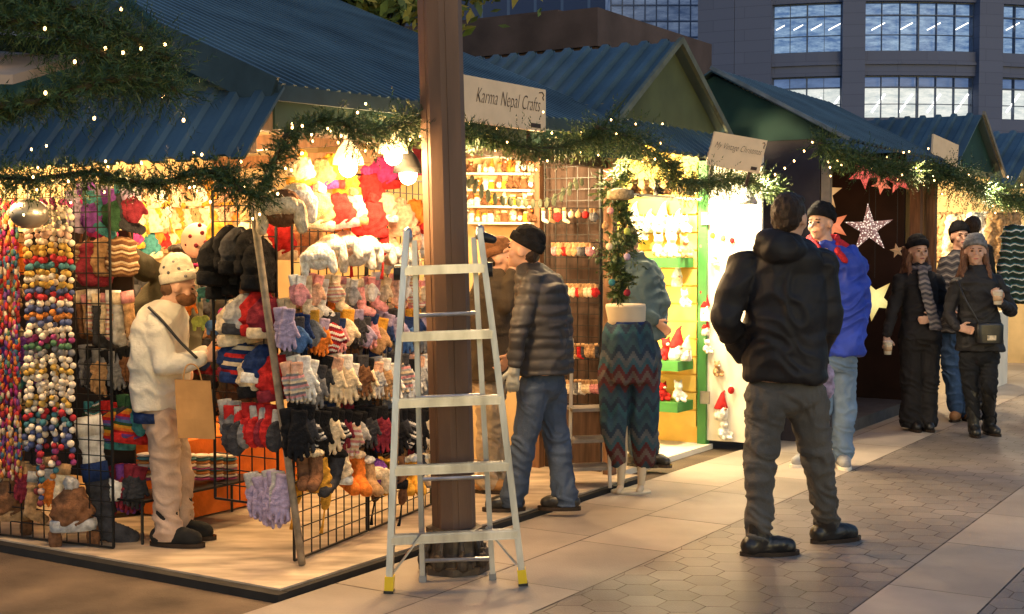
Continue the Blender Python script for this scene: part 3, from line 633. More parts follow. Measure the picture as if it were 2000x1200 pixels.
def inst(kind,name,pos,yaw,sc,mats,label,cat,group,tilt=0,roll=0):
    parts=PROTO[kind]
    root=bpy.data.objects.new(name,None); COL.objects.link(root); root.empty_display_size=.05
    root.location=pos; root.rotation_euler=(tilt,roll,yaw); root.scale=(sc,sc,sc)
    tag(root,label,cat,group); os=[]
    for nm,me,sl,pi_ in parts:
        o=bpy.data.objects.new(nm,me); COL.objects.link(o); o.parent=root if pi_ is None else os[pi_]
        o.material_slots[0].link='OBJECT'; o.material_slots[0].material=mats[sl%len(mats)]; os.append(o)
    return root
NICE={'glove_pair':'knitted gloves','mitten_pair':'knitted mittens','sock':'wool sock','beanie':'knitted beanie','pompom_hat':'pompom hat','earflap_hat':'earflap hat','fur_hat':'fluffy hat','slipper_pair':'wool slippers','knit_bag':'knitted bag'}
CATN={'glove_pair':'gloves','mitten_pair':'mittens','sock':'sock','beanie':'hat','pompom_hat':'hat','earflap_hat':'hat','fur_hat':'hat','slipper_pair':'slippers','knit_bag':'bag'}
ORD=['first','second','third','fourth','fifth','sixth','seventh','eighth','ninth','tenth','eleventh','twelfth','thirteenth','fourteenth','fifteenth','sixteenth','seventeenth','eighteenth']
NAMEK={'glove_pair':'glove_pair','mitten_pair':'mitten_pair','sock':'wool_sock','beanie':'beanie','pompom_hat':'pompom_hat','earflap_hat':'ear_flap_hat','fur_hat':'fur_hat','slipper_pair':'slipper_pair','knit_bag':'knit_bag'}
def row(where,rown,pts,kinds,cols,cuffs=None,sc=1.0,yaw0=0,jit=.35,group='knitwear hung around the corner stall'):
    for i,p in enumerate(pts):
        k=kinds[i%len(kinds)]; c=cols[i%len(cols)]; c2=cuffs[i%len(cuffs)] if cuffs else c
        lab=f"{c.replace(' patterned','').replace(' striped','').replace(' and ',' ')} {NICE[k]}, {ORD[min(i,17)]} from left, {rown} row {where}"
        inst(k,NAMEK[k],p+V((0,0,R.uniform(-.025,.025))),yaw0+R.uniform(-jit,jit),sc*R.uniform(.86,1.12),[K(c),K(c2)],lab,CATN[k],group,roll=R.uniform(-.16,.16))
PA=G(575,1113); PB=G(842,1000); pdir=(PB-PA).normalized(); pn_=V((-pdir.y,pdir.x,0)); 
def HP(x,y,o=0.07): return hit(x,y,PA-pn_*o if pn_.y>0 else PA+pn_*o,pn_)
def xs(a,b,n): return [a+(b-a)*i/(n-1) for i in range(n)]
wg='of the glove wall'
row(wg,'bottom',[HP(x,890+R.uniform(-14,14)) for x in xs(600,838,12)],['slipper_pair','earflap_hat','slipper_pair','beanie','slipper_pair','slipper_pair','fur_hat'],['brown','mustard','charcoal','cream','orange','tan','purple','mustard'],['cream','mustard','black','white','cream','white'],.88,.2)
row(wg,'second',[HP(x,793) for x in xs(572,840,18)],['glove_pair','glove_pair','mitten_pair'],['black','charcoal','black and white patterned','black','cream','black and white patterned','maroon','pink and cream striped','light grey','charcoal','maroon','navy'],['black','black','black','black'],1.15,.25)
row(wg,'third',[HP(x,698) for x in xs(566,840,18)],['glove_pair','glove_pair'],['grey and pink striped','white','light grey','grey','charcoal','cream','cream','grey','brown','cream','light grey','tan','white'],['peach','white','white','charcoal','black'],1.15,.25)
row(wg,'fourth',[HP(x,610) for x in xs(556,838,18)],['glove_pair','mitten_pair'],['lilac','blue','navy','grey','orange','red and white patterned','pink','cream','charcoal','lilac','pink','tan','navy'],['lilac','charcoal','navy','mustard'],1.0,.25)
row(wg,'fifth',[HP(x,540) for x in xs(580,838,16)],['mitten_pair','sock'],['pink','cream','peach','white','pink and cream striped','cream','light grey','pink','white'],['white','cream','pink'],.75,.25)
row(wg,'rear bottom',[HP(x,860,-.03) for x in xs(600,838,13)],['glove_pair','sock'],['brown','charcoal','tan','maroon','grey','cream','black'],['black','tan'],1.05,.25)
row(wg,'rear lower',[HP(x,755,-.03) for x in xs(576,838,15)],['sock','glove_pair'],['charcoal','brown','grey','navy','cream','maroon','black'],['black','grey'],1.05,.25)
row(wg,'rear middle',[HP(x,655,-.03) for x in xs(566,838,15)],['glove_pair','sock'],['grey','navy','tan','light grey','charcoal','lilac','brown'],['charcoal','cream'],1.0,.25)
row(wg,'rear upper',[HP(x,575,-.03) for x in xs(560,838,15)],['mitten_pair','glove_pair'],['peach','tan','lilac','cream','orange','pink','grey'],['cream','pink'],.9,.25)
row(wg,'sixth',[HP(x,460+R.uniform(-12,12),.14) for x in xs(618,835,10)],['fur_hat'],['white','cream','peach','white'],['white','white'],.70,.2)
row(wg,'seventh',[HP(x,y,.14) for x,y in((548,355),(585,345),(625,365),(655,378),(690,372),(728,390),(755,378),(782,398),(805,390),(830,400))],['fur_hat','fur_hat','pompom_hat','beanie','pompom_hat','earflap_hat','beanie','earflap_hat','beanie','pompom_hat'],['brown','cream','tan','red','cream','red','peach','peach','orange','red'],['cream','white','cream','pink','tan','red','white','peach','red'],.84,.1)
row(wg,'topmost',[HP(x,y,.05) for x,y in((590,305),(620,300),(648,300),(675,325),(715,325),(745,290),(780,300),(815,285))],['pompom_hat','beanie','beanie','earflap_hat','pompom_hat','beanie','pompom_hat','beanie'],['cream','tan','mustard','orange','red','magenta','peach','maroon'],['mustard','magenta','red'],.8,.1)
row('inside behind the glove wall','upper',[W(a,.75,1.75) for a in (.3,.55,.8,1.05,1.3,1.55)],['beanie','pompom_hat'],['mustard','cream','red','tan','orange','cream'],['cream','tan'],1.1,.2)
wc='of the hat column'
def HL(x,y,a=-.02): return HA(x,y,a)
row(wc,'first',[HL(x,y) for x,y in((425,440),(446,436),(468,440),(490,438),(510,446))],['beanie'],['black','black','charcoal','black','black'],['black'],(1.15),1.2,.15)
row(wc,'second',[HL(x,y,.1) for x,y in((436,495),(466,490),(500,496))],['beanie'],['black','charcoal','brown'],['black'],(1.1),1.2,.15)
row(wc,'third',[HL(x,y) for x,y in((458,565),(480,560),(500,558),(520,570))],['beanie'],['cream','light grey','red','maroon'],['cream','charcoal','red'],1.05,.5,.2)
row(wc,'fourth',[HL(x,y) for x,y in((455,658),(476,662),(496,668),(516,670),(532,672))],['beanie'],['navy','navy and cream striped','cream','navy','red'],['maroon','navy','black','white'],.98,.3,.2)
row(wc,'fifth',[HL(x,y) for x,y in((448,780),(464,786),(480,788),(496,785),(510,790),(524,786),(538,788))],['mitten_pair'],['grey','charcoal','grey','red','maroon','red','charcoal'],['light grey','red'],1.2,.1,.2)
row(wc,'sixth',[HL(x,y) for x,y in((500,918),(518,925),(534,918),(547,922))],['glove_pair'],['lilac','lilac','light grey','lilac'],['light grey','lilac'],1.25,.1,.2)
wb='beside the felt balls'
row(wb,'first',[HL(x,y,-.1) for x,y in((150,366),(166,368),(184,366),(202,368),(220,370),(238,370),(254,372))],['mitten_pair','sock'],['lilac','magenta','purple','teal','green','charcoal','maroon'],['lilac','purple','teal'],1.15,.2,.2)
row(wb,'second',[HL(x,y,-.02) for x,y in((172,440),(192,432),(214,428),(240,436))],['knit_bag'],['brown and cream patterned','maroon','tan','brown and cream patterned'],['brown'],.98,.2,.2)
row(wb,'third',[HL(x,572,-.02) for x in(156,169,182,195,208,221,234,248)],['sock'],['brown','tan','pink and cream striped','charcoal','cream','pink and cream striped','light grey','tan'],['cream','pink','white'],(1.05),.9,.2)
row(wb,'fourth',[HL(x,682,-.02) for x in(162,176,190,204,218,232,246)],['glove_pair'],['charcoal','grey','charcoal','tan','black','grey','brown'],['black','grey'],1.15,.3,.2)
row(wb,'fifth',[HL(x,y,-.02) for x,y in((180,785),(198,780),(215,782),(232,778),(248,776),(264,782),(278,780))],['mitten_pair','beanie','mitten_pair','beanie','mitten_pair','beanie'],['green and white patterned','green and white patterned','charcoal','rainbow striped','charcoal','rainbow striped','teal'],['teal','green','red'],.98,.3,.2)
row(wb,'sixth',[HL(x,y,-.02) for x,y in((192,912),(207,910),(222,910),(237,908),(251,910),(265,912))],['glove_pair'],['black','maroon','charcoal','purple','maroon','charcoal'],['purple','maroon'],1.25,.3,.2)
row(wb,'lowest',[HL(x,y,-.18) for x,y in((172,822),(184,905))],['sock'],['white','charcoal'],['white','navy'],(1.6),.3,.2)
row('at the left edge','hanging',[HL(x,y,-.3) for x,y in((4,880),(18,920),(36,860),(54,905),(70,930),(88,895),(106,925),(124,905),(138,935))],['sock','earflap_hat','sock','glove_pair','sock','sock','glove_pair'],['cream','brown','brown','maroon','tan','charcoal','orange'],['light grey','tan'],1.05,.3,.2)
row('at the left edge','rear hanging',[HL(x,y,-.2) for x,y in((0,430),(16,520),(4,610),(20,700),(6,790),(30,450),(32,640),(30,780))],['sock','glove_pair','earflap_hat','mitten_pair'],['maroon','tan','brown','teal','red','orange','purple','green'],['cream','tan'],1.1,.3,.2)
bw='on the back wall'
for ri,(y,kinds,cols) in enumerate([(350,['pompom_hat','earflap_hat','beanie'],['cream','peach','tan','cream','white','mustard']),(395,['beanie','pompom_hat'],['orange','cream','tan','cream','mustard','cream','peach']),(440,['mitten_pair','beanie'],['mustard','magenta','lime','teal','orange','red','cream'])]):
    row(bw,['upper','middle','lower'][ri],[HB(x,y,2.35) for x in xs(242,445,15)],kinds,cols,['cream','mustard','tan'],.78,.5,.2)
for k,(y,cols) in enumerate([(540,['charcoal','brown','grey']),(600,['tan','brown','maroon']),(660,['navy','maroon','grey']),(730,['charcoal','brown','black'])]):
    row('deep inside behind the white jacket',['first','second','third','fourth'][k],[HB(x,y,1.9) for x in (250,272,295,395,412,430)],['beanie','mitten_pair'],cols,['black','charcoal'],1.3,.4)

def gridp(label,p0,p1,z0,z1,cell=.075):
    d=(p1-p0); L=d.length; n=int(L/cell); mb=MB(); r=.0026
    for i in range(n+1):
        p=p0.lerp(p1,i/n); rr=r*(2 if i in(0,n) else 1); mb.boxv(V((p.x,p.y,(z0+z1)/2)),d.normalized()*rr,V((-d.y,d.x,0)).normalized()*rr,UP*(z1-z0)/2)
    m=int((z1-z0)/cell)
    for j in range(m+1):
        z=z0+(z1-z0)*j/m; rr=r*(2 if j in(0,m) else 1); mb.boxv((p0+p1)/2*1+UP*(z-(p0.z+p1.z)/2),d/2,V((-d.y,d.x,0)).normalized()*rr,UP*rr)
    return tag(build(mb,'wire_grid_panel',wirem),label,'grid panel','wire grid panels')
mid=PA.lerp(PB,.48)
gridp('black wire grid panel under the gloves nearest the leaning pole',PA,mid,.045,1.95); gridp('black wire grid panel under the gloves behind the ladder',mid+pdir*.02,PB,.045,1.95)
gridp('black wire grid panel behind the felt ball strings',G(222,1072,.04),G(0,1046,.04)+(G(0,1046,.04)-G(222,1072,.04))*.5,.045,1.9)
gridp('small black wire grid carrying the column of hats',W(.03,.08,0),W(.03,.5,0),.3,1.85)

pal=[(.42,.04,.05),(.72,.62,.5),(.72,.62,.5),(.5,.19,.05),(.5,.32,.08),(.08,.17,.1),(.07,.2,.24),(.72,.62,.5),(.35,.06,.18),(.2,.2,.22),(.58,.38,.3),(.08,.1,.22),(.7,.62,.5),(.22,.05,.05)]
feltm=mat('felt balls',(1,1,1),rough=.95,var=.2,scale=30,bump=.3,island=pal,spec=.1)
warmp=[(.4,.04,.04),(.3,.04,.1),(.25,.03,.14),(.45,.15,.04),(.14,.05,.2),(.5,.26,.08),(.05,.12,.2),(.08,.16,.1),(.3,.03,.03),(.5,.4,.3)]
feltw=mat('felt tassels',(1,1,1),rough=.95,var=.25,scale=30,island=warmp,spec=.1)
for i in range(10):
    x=52+i*9.4; a=-.38 if i%2 else -.34
    top=HA(x,392+R.uniform(0,14),a); bot=HA(x+R.uniform(-2,8),R.choice([880,910,940,965,990]),a); mb=MB(); z=top.z
    while z>bot.z:
        t=(top.z-z)/(top.z-bot.z); r=R.uniform(.0140,.0190); p=top.lerp(bot,t)+V((R.uniform(-.011,.011),R.uniform(-.011,.011),0)); mb.ell(p,(r,r,r),None,12,8); z-=r*1.9
    t=thing('felt_ball_string',f'multicoloured felt ball string, {ORD[i]} from left on the side of the corner stall','decoration',top,'strings of felt balls')
    build(mb,'felt_balls',feltm,t,True); build(MB().tube([top+UP*.06,bot],.002,4),'cord',wirem,t)
for i in range(3):
    x=-4+i*16; a=-.36; top=HA(x,400,a); mb=MB(); z=top.z; bz=HA(x,930,a).z
    while z>bz:
        p=V((top.x,top.y,z)); 
        for k in range(6): an=R.random()*6.28; mb.ell(p+V((cos(an)*.012,sin(an)*.012,R.uniform(-.02,.02))),(.010,.010,.02),None,8,6)
        z-=.036
    t=thing('felt_tassel_string',f'felt flower string in reds and purples, {ORD[i]} from the left picture edge','decoration',top,'felt flower strings at the left edge')
    build(mb,'felt_flowers',feltw,t,True); build(MB().tube([top+UP*.06,V((top.x,top.y,bz))],.002,4),'cord',wirem,t)
p=HA(57,418,-.5); t=thing('metal_shade','round galvanised metal ball hanging over the felt ball strings','lamp shade',p)
build(MB().ell(p,(.095,.095,.075),None,24,14),'shade',mat('galvanised metal',(.4,.38,.35),rough=.35,metal=.8,var=.2),t,True); build(MB().tube([p+UP*.07,p+UP*.2],.004,5),'cord',wirem,t)
p=HA(385,470,.25); t=thing('hanging_mobile','felt mobile with a pale round head, magenta hoop and small animals','mobile',p)
build(MB().ell(p,(.085,.075,.095),None,20,12),'felt_head',mat('pale felt head',(.7,.45,.33),rough=.9),t,True)
for x,y in((372,462),(395,455),(383,480),(402,474),(365,478),(390,440)): build(MB().ell(HA(x,y,.185),(.012,.012,.012)),'felt_dot',K('maroon'),t,True)
hc=HA(398,518,.25); build(MB().tube([hc+V((cos(a)*.11,sin(a)*.11,0)) for a in [i*pi/12 for i in range(25)]],.009,8),'hoop',K('magenta'),t,True)
for x,y,c in((362,598,'orange'),(397,572,'teal'),(388,628,'lime'),(415,636,'blue'),(440,612,'magenta'),(458,604,'purple'),(432,560,'teal')):
    q=HA(x,y,.25); e=MB(); e.ell(q,(.04,.022,.03)); e.ell(q+V((.035,0,.012)),(.022,.02,.022)); e.cap(q+V((.05,0,0)),q+V((.062,0,-.035)),.008,.006)
    for s in(-.022,.022): e.cap(q+V((s,0,-.015)),q+V((s,0,-.042)),.01,.01)
    o=build(e,'felt_elephant',K(c),t,True); build(MB().tube([q,V((q.x,q.y,hc.z))],.0015,4),'thread',wirem,o)
t=thing('display_table','low table under orange cloth inside the knitwear stall','table',W(1.2,1.2,0))
build(MB().boxv(HB(400,905,1.5),rh*.5,nh*.35,UP*.22),'cloth',mat('orange cloth',(.7,.16,.02),rough=.9,var=.25,bump=.3),t)
fcm=mat('felt coaster',(1,1,1),var=.2,island=pal)
for i in range(14):
    x=285+(i%7)*27; y=915 if i<7 else 935; p=HB(x,y,1.02); mb=MB()
    for k in range(5): mb.ell(p+UP*(.018*k+R.uniform(-.002,.002)),(.05,.05,.011),None,14,6)
    tag(build(mb,'coaster_stack',fcm,None,True),f'stack of felt coasters, {ORD[i%7]} from left in the {"rear" if i<7 else "front"} row','coasters','felt coaster stacks on the low rack')
t=thing('low_rack','low wire rack under the coaster stacks','rack',HB(370,990,1.02))
build(MB().boxv(HB(370,948,1.02)-UP*.012,rh*.45,nh*.12,UP*.006),'rack_top',wirem,t)
for s,u in((-.44,-.11),(-.44,.11),(.44,-.11),(.44,.11)):
    q=HB(370,948,1.02)+rh*s+nh*u; build(MB().tube([V((q.x,q.y,.036)),q],.008,6),'leg',wirem,t)

om=[K('cream'),K('mustard'),K('brown'),K('white'),K('orange'),K('tan'),K('brown')]
SH=thing('wall_shelf_unit','white shelf unit crowded with small glowing ornaments right of the brown post','shelf',HA(975,440,3.12))
for j,y in enumerate((340,372,404,436)):
    l=HA(905,y,3.1); r_=HA(1046,y+1,3.1); z=(l.z+r_.z)/2
    build(MB().boxv((l+r_)/2,(r_-l)/2,rh*.07,UP*.008),'shelf',whitew,SH)
    for i in range(11):
        p=l.lerp(r_,(i+.5)/11); p.z=z+.009; 
        k=['jar','gnome','jar','plush_toy'][(i*3+j+i//4)%4]; sc={'jar':R.uniform(.7,1.1),'gnome':R.uniform(.5,.65),'plush_toy':R.uniform(.5,.75)}[k]; m1=R.choice(om); cn=m1.name.replace('knit ','')
        inst(k,{'jar':'ornament_jar','gnome':'gnome_figure','plush_toy':'plush_toy'}[k],p-rh*R.uniform(-.02,.03),R.uniform(-.5,.5),sc,[m1,R.choice(om),K('white'),K('peach')],f'small {cn} {k.replace("_"," ")}, {ORD[i]} from left on the {ORD[j]} ornament shelf','ornament','small ornaments on the wall shelf')
for j,(y,xa,xb) in enumerate(((425,1055,1165),(492,1078,1155),(572,1098,1165),(690,1100,1170),(760,1105,1170))):
    l=HA(xa,y-18,3.0); r_=HA(xb,y-18,3.0)
    t=thing('hook_rail',f'thin black rail of hanging ornaments, {ORD[j]} from top beside the man in the beanie','rail',(l+r_)/2,'ornament rails'); build(MB().tube([l,r_],.004,5).tube([l,l+rh*.15],.003,5).tube([r_,r_+rh*.15],.003,5),'rail',wirem,t)
    for i in range(8):
        p=l.lerp(r_,(i+.5)/8); k='mitten_pair' if (j in(1,2)) else R.choice(['tree_ornament','mitten_pair','sock']); c=R.choice(['cream','red','pink','grey','charcoal','white','tan','tan'])
        inst(k,'hanging_ornament',p,R.uniform(-.5,.5),{'mitten_pair':.5,'sock':.4,'tree_ornament':R.uniform(.7,1.0)}[k],[K(c),K('tan')],f'{c} hanging ornament, {ORD[i]} from left on the {ORD[j]} ornament rail','ornament','ornaments hung on the rails')
gridp('tall black wire grid behind the hanging ornaments',W(3.1,.38,0),W(3.1,-.05,0),.5,2.2)
lfm=mat('sage felt leaves',(.16,.19,.13),rough=.9)
pts=cr([HB(915,345,-.1),HB(960,380,-.1),HB(1020,390,-.1),HB(1075,388,-.1),HB(1130,350,-.1)]); mb=MB().tube(pts,.003,5)
for p_ in pts[::2]:
    for s in(-1,1): mb.ell(p_+V((s*.02,0,-.02)),(.014,.006,.028))
tag(build(mb,'leaf_garland',lfm),'thin drooping string of sage felt leaves across the stall opening','garland')
t=thing('display_shelf','grey slatted display shelf standing low beside the mannequin','shelf',G(1150,945,.035))
q=G(1150,948,.035)
for z in(.12,.3,.5): build(MB().boxv(q+UP*z,V((.13,.03,0)),V((-.02,.1,0)),UP*.01),'shelf_board',mat('weathered grey board',(.2,.17,.14),var=.3),t)
for s in(-1,1): build(MB().bar(q+V((s*.13,-.1,0)),q+V((s*.11,.0,.95)),.02,.02),'upright',mat('pale upright',(.4,.36,.3)),t)

B_=[('plush_toy',1285,500,1.3,'cream'),('plush_toy',1310,500,1.4,'white'),('plush_toy',1335,498,1.2,'tan'),('gnome',1322,715,1.35,'red'),('gnome',1340,712,1.0,'cream'),('plush_toy',1300,716,1.2,'red'),('plush_toy',1295,798,1.0,'red'),('plush_toy',1325,797,1.1,'white'),('plush_toy',1280,800,.9,'green')]
for i,(k,x,y,sc,c) in enumerate(B_):
    z={0:1.495,1:.695,2:.375}[0 if y<600 else (1 if y<760 else 2)]; p=HA(x,600,4.62); p.z=z
    inst(k,{'gnome':'gnome_figure','plush_toy':'plush_toy'}[k],p,.3,sc,[K(c),K('white'),K('white'),K('peach')],f'{c} {k.replace("_"," ")} on the {["upper","middle","lower"][i//3]} green shelf, {ORD[i%3]} listed','toy','toys on the green shelves')
for i in range(16):
    x=1238+ (i%8)*14; y=(440,470,560,600)[i%4] if i>=8 else 455; p=HA(x,y,4.72)
    k='plush_toy' if i%2 else 'gnome'; c=R.choice(['white','cream','white','tan','white'])
    inst(k,{'gnome':'gnome_figure','plush_toy':'plush_toy'}[k],p,.3,.95,[K(c),K('white'),K('cream'),K('peach')],f'{c} soft figure hung on the yellow slat wall, {ORD[i%16]} of those hung there','toy','soft figures hung on the slat wall')
tl_=MB().boxv(HB(1290,385,-.02),rh*.62,nh*.05,UP*.008); t=thing('top_shelf','white shelf under the eave of the yellow stall holding brown plush animals','shelf',HB(1290,385,-.02)); build(tl_,'shelf_board',whitew,t)
for i in range(7):
    p=HB(1240+i*22,384,-.02)+UP*.01; c=['brown','tan','charcoal'][i%3]; inst('plush_toy','plush_toy',p,R.uniform(-.5,.5),.8,[K(c),K('cream')],f'{c} plush animal, {ORD[i]} from left on the white top shelf','toy','plush animals on the top shelf')
DO=[(1378,615,'gnome','red',.8),(1378,655,'gnome','red',.7),(1380,690,'plush_toy','white',.8),(1372,470,'tree_ornament','tan',.9),(1372,560,'tree_ornament','red',.9),(1408,820,'gnome','red',1.15),(1412,858,'plush_toy','white',1.1),
 (1392,450,'tree_ornament','mustard',.8),(1412,455,'tree_ornament','tan',.8),(1430,460,'tree_ornament','red',.8),(1395,520,'plush_toy','cream',.7),(1418,540,'tree_ornament','green',.9),(1432,600,'plush_toy','tan',.7),(1405,625,'tree_ornament','mustard',.9),(1425,680,'plush_toy','cream',.8),(1400,735,'plush_toy','tan',.8),(1428,750,'tree_ornament','red',1.0)]
for i,(x,y,k,c,sc) in enumerate(DO):
    p=HA(x,y,4.80)
    inst(k,{'gnome':'gnome_figure','plush_toy':'plush_toy','tree_ornament':'tree_ornament'}[k],p,.4,sc,[K(c),K('white'),K('white'),K('peach')],f'{c} {k.replace("_"," ")} fixed to the open white door, {ORD[i]} listed','ornament','ornaments on the white door')
for i,(x,y) in enumerate(((1192,400),(1225,440),(1190,470),(1225,490),(1195,540),(1225,560),(1182,430))):
    c=['pink','lime','cream','lilac','teal','maroon','tan'][i]; inst('tree_ornament','hanging_ornament',D(x,y,8.08),0,.75,[K(c),K('tan')],f'small {c} ornament tied in the vertical garland, {ORD[i]} of seven','ornament','ornaments in the vertical garland')
t=D(1212,378,8.1); tag(build(MB().loft([(t+UP*z,r,r*.8) for z,r in((-.04,.06),(-.03,.085),(.015,.08),(.03,.04))],0,20),'wicker_bell',mat('woven wicker',(.25,.2,.12),rough=.8,var=.5,scale=60,bump=.5),None,True),'woven wicker bell at the top of the vertical garland','ornament')

# ------------------------------------------------------------------ star lanterns
def starm(name,c,e,dots=True):
    m,nt,b=_nt(name);N=nt.nodes;L=nt.links; b.inputs['Base Color'].default_value=rgba([x*.25 for x in c]); b.inputs['Emission Color'].default_value=rgba(c)
    tc=N.new('ShaderNodeTexCoord')
    if dots:
        v=N.new('ShaderNodeTexVoronoi'); v.inputs['Scale'].default_value=55; L.new(tc.outputs['Object'],v.inputs['Vector'])
        r=N.new('ShaderNodeValToRGB'); r.color_ramp.elements[0].position=.28; r.color_ramp.elements[1].position=.42; r.color_ramp.elements[0].color=(1,.85,.7,1); r.color_ramp.elements[1].color=(.12,.05,.05,1)
        L.new(v.outputs['Distance'],r.inputs[0])
    else:
        ln=N.new('ShaderNodeVectorMath'); ln.operation='LENGTH'; L.new(tc.outputs['Object'],ln.inputs[0])
        r=N.new('ShaderNodeValToRGB'); r.color_ramp.elements[0].position=.02; r.color_ramp.elements[1].position=.2; r.color_ramp.elements[0].color=rgba([min(1,x*1.3+.1) for x in c]); r.color_ramp.elements[1].color=rgba([x*.45 for x in c])
        L.new(ln.outputs['Value'],r.inputs[0])
    L.new(r.outputs[0],b.inputs['Emission Color']); b.inputs['Emission Strength'].default_value=e
    return m
def star(x,y,Y,rad,rot,m,label,n=5,inner=.42):
    c=D(x,y,Y); t=thing('star_lantern',label,'lantern',c,'paper star lanterns'); mb=MB(); vs=[V((c.x,c.y-.06,c.z)),V((c.x,c.y+.06,c.z))]
    for k in range(2*n):
        a=rot+pi*k/n+pi/2; r=rad if k%2==0 else rad*inner; vs.append(c+V((cos(a)*r,0,sin(a)*r)))
    fs=[]
    for k in range(2*n): k2=(k+1)%(2*n); fs+=[(0,2+k2,2+k),(1,2+k,2+k2)]
    mb.add(vs,fs); build(mb,'star_body',m,t); build(MB().tube([c+UP*rad*.95,V((c.x,c.y,2.40))],.003,4),'cord',wirem,t)
star(1697,447,11.7,.225,.05,starm('punched white star',(1,.75,.6),1.5),'white star lantern pierced with dots, hung in the middle of the dark stall',inner=.34)
star(1708,585,11.9,.2,.5,starm('glowing yellow star',(1,.62,.18),1.2,False),'glowing yellow star lantern hung lowest, beside the blue jacket')
star(1626,440,11.4,.15,.3,starm('orange star',(.9,.16,.03),1.0,False),'orange red star lantern partly hidden behind the blue jacketed man')
star(1612,378,11.3,.15,.0,starm('amber star',(.8,.36,.1),.8,False),'amber star lantern at the left post of the star stall')
star(1688,338,11.2,.14,.7,starm('red star',(.95,.06,.03),1.1,False),'red star lantern under the roof of the star stall')
star(1752,490,12.0,.07,.2,starm('small gold star',(.4,.2,.06),.4,False),'small dull gold star lantern beside the dotted white one')
star(1755,352,12.0,.13,.2,starm('deep red star',(.8,.05,.02),.9,False),'deep red star lantern nearest the right post')
star(1722,360,12.4,.10,.5,starm('orange red star',(.9,.14,.04),.9,False),'small orange red star lantern between the two red ones')
p=D(1630,308,10.6); t=thing('security_camera','white bullet camera fixed under the star stall eave','camera',p)
build(MB().cap(p+V((-.06,0,0)),p+V((.05,-.03,-.01)),.034,.034),'housing',whitew,t,True); build(MB().tube([p+V((.06,-.035,-.01)),p+V((.095,-.045,-.012))],.025,12),'lens',wirem,t)
build(MB().tube([p,p+V((-.03,.02,.1))],.012,8),'bracket',whitew,t)
for i,(x,y,a,c,sc) in enumerate(((1850,415,10.6,'tan',.9),(1880,420,10.6,'cream',.9),(1920,415,10.6,'white',.9),(1960,415,10.7,'tan',.9),(2000,430,9.6,'green and white patterned',1.2))):
    inst('hanging_jacket','hanging_jacket',HA(x,y,a) if i<4 else D(2008,440,13.0),.4,sc,[K(c),wirem],f'{c} jacket hanging in the far right stall, {ORD[i]} from left','jacket','jackets hung in the clothing stall')

# ------------------------------------------------------------------ lamps, stall lights and added fill spots
def lamp(x,y,Y,shadec,label,aim=-1):
    p=D(x,y,Y); t=thing('clamp_lamp',label,'lamp',p,'clamp lamps under the eave')
    build(MB().loft([(p+UP*z,r,r) for z,r in((.0,.075),(.03,.07),(.08,.045),(.11,.02),(.15,.018))],0,20),'shade',shadec,t,True)
    build(MB().ell(p+UP*-.01,(.045,.045,.05)),'bulb',lampm,t,True); build(MB().tube([p+UP*.14,p+V((.05,.1,.25))],.006,6),'arm',wirem,t)
whs=mat('lit cream lamp shade',(.8,.6,.35),emit=2.4,ecol=(1,.66,.28)); gsh=mat('grey shade',(.3,.3,.3))
lamp(680,322,6.35,whs,'cream clamp lamp glowing under the garland, left of the two'); lamp(797,338,6.7,mat('black shade',(.02,.02,.02)),'black hooded clamp lamp next to the brown post'); lamp(768,300,6.65,whs,'small cream clamp lamp high behind the garland')
lamp(1460,400,9.9,gsh,'grey floodlight fixed at the corner of the yellow stall')
def light(p,e,col=(1,.70,.38),r=.06):
    l=bpy.data.lights.new('lamp light','POINT'); l.energy=e; l.color=col; l.shadow_soft_size=r; o=bpy.data.objects.new('lamp_light',l); o.location=p; COL.objects.link(o)
def spot(p,d,e,col=(1,.66,.33),ang=120,r=.08):
    l=bpy.data.lights.new('fill spot','SPOT'); l.energy=e; l.color=col; l.shadow_soft_size=r; l.spot_size=radians(ang); l.spot_blend=.6; o=bpy.data.objects.new('fill_spot',l); o.location=p; o.rotation_euler=(-V(d)).to_track_quat('Z','Y').to_euler(); COL.objects.link(o)  # fill added to brighten ground and door, apart from the corner floodlight's beam
WARM=(1,.60,.25)
light(D(680,345,6.25),28,WARM); light(D(797,362,6.6),28,WARM); light(W(.35,-.36,2.0),28,WARM); light(W(1.9,-.33,2.05),36,WARM)
light(W(1.2,1.3,2.0),150,WARM,.1); light(W(.3,1.9,1.95),85,WARM,.1); light(W(2.5,.35,2.05),120,(1,.67,.33),.1)
light(W(-.58,1.5,1.86),22,WARM); light(W(-.52,.55,1.85),32,WARM); light(W(.25,.8,1.95),42,WARM)
light(W(4.1,.25,2.15),200,(1,.78,.42),.1); light(W(4.2,.3,1.0),50,(1,.74,.34),.1)
spot(W(4.35,-.38,2.12),nh*-.1+rh*.35-UP,190,(1,.80,.5),150)
spot(W(-.66,1.3,1.9),-rh*.55-UP,90,WARM,130); spot(W(-.62,.2,1.9),-rh*.6-nh*.2-UP,95,WARM,130)  # added fill for the ground outside the open side
spot(W(.9,-.42,2.1),-nh*.7-UP,150,(1,.64,.3),130); spot(W(2.6,-.42,2.1),-nh*.7-UP,165,(1,.66,.34),130)
spot(W(4.6,-.6,2.1),-nh*.9-UP,230,(1,.76,.46),130); spot(W(7.0,-1.1,2.3),-nh*.9-UP,110,(1,.74,.45),130); spot(W(9.6,-1.15,2.25),-nh*.8-UP,330,(1,.82,.58),140)  # first stands for the corner floodlight, the others are added ground fill
light(W(6.8,-.4,2.1),24,(1,.5,.25),.1); light(W(9.7,-.3,2.1),190,(1,.76,.42),.1); light(W(12.5,-.3,2.1),190,(1,.8,.5),.1)

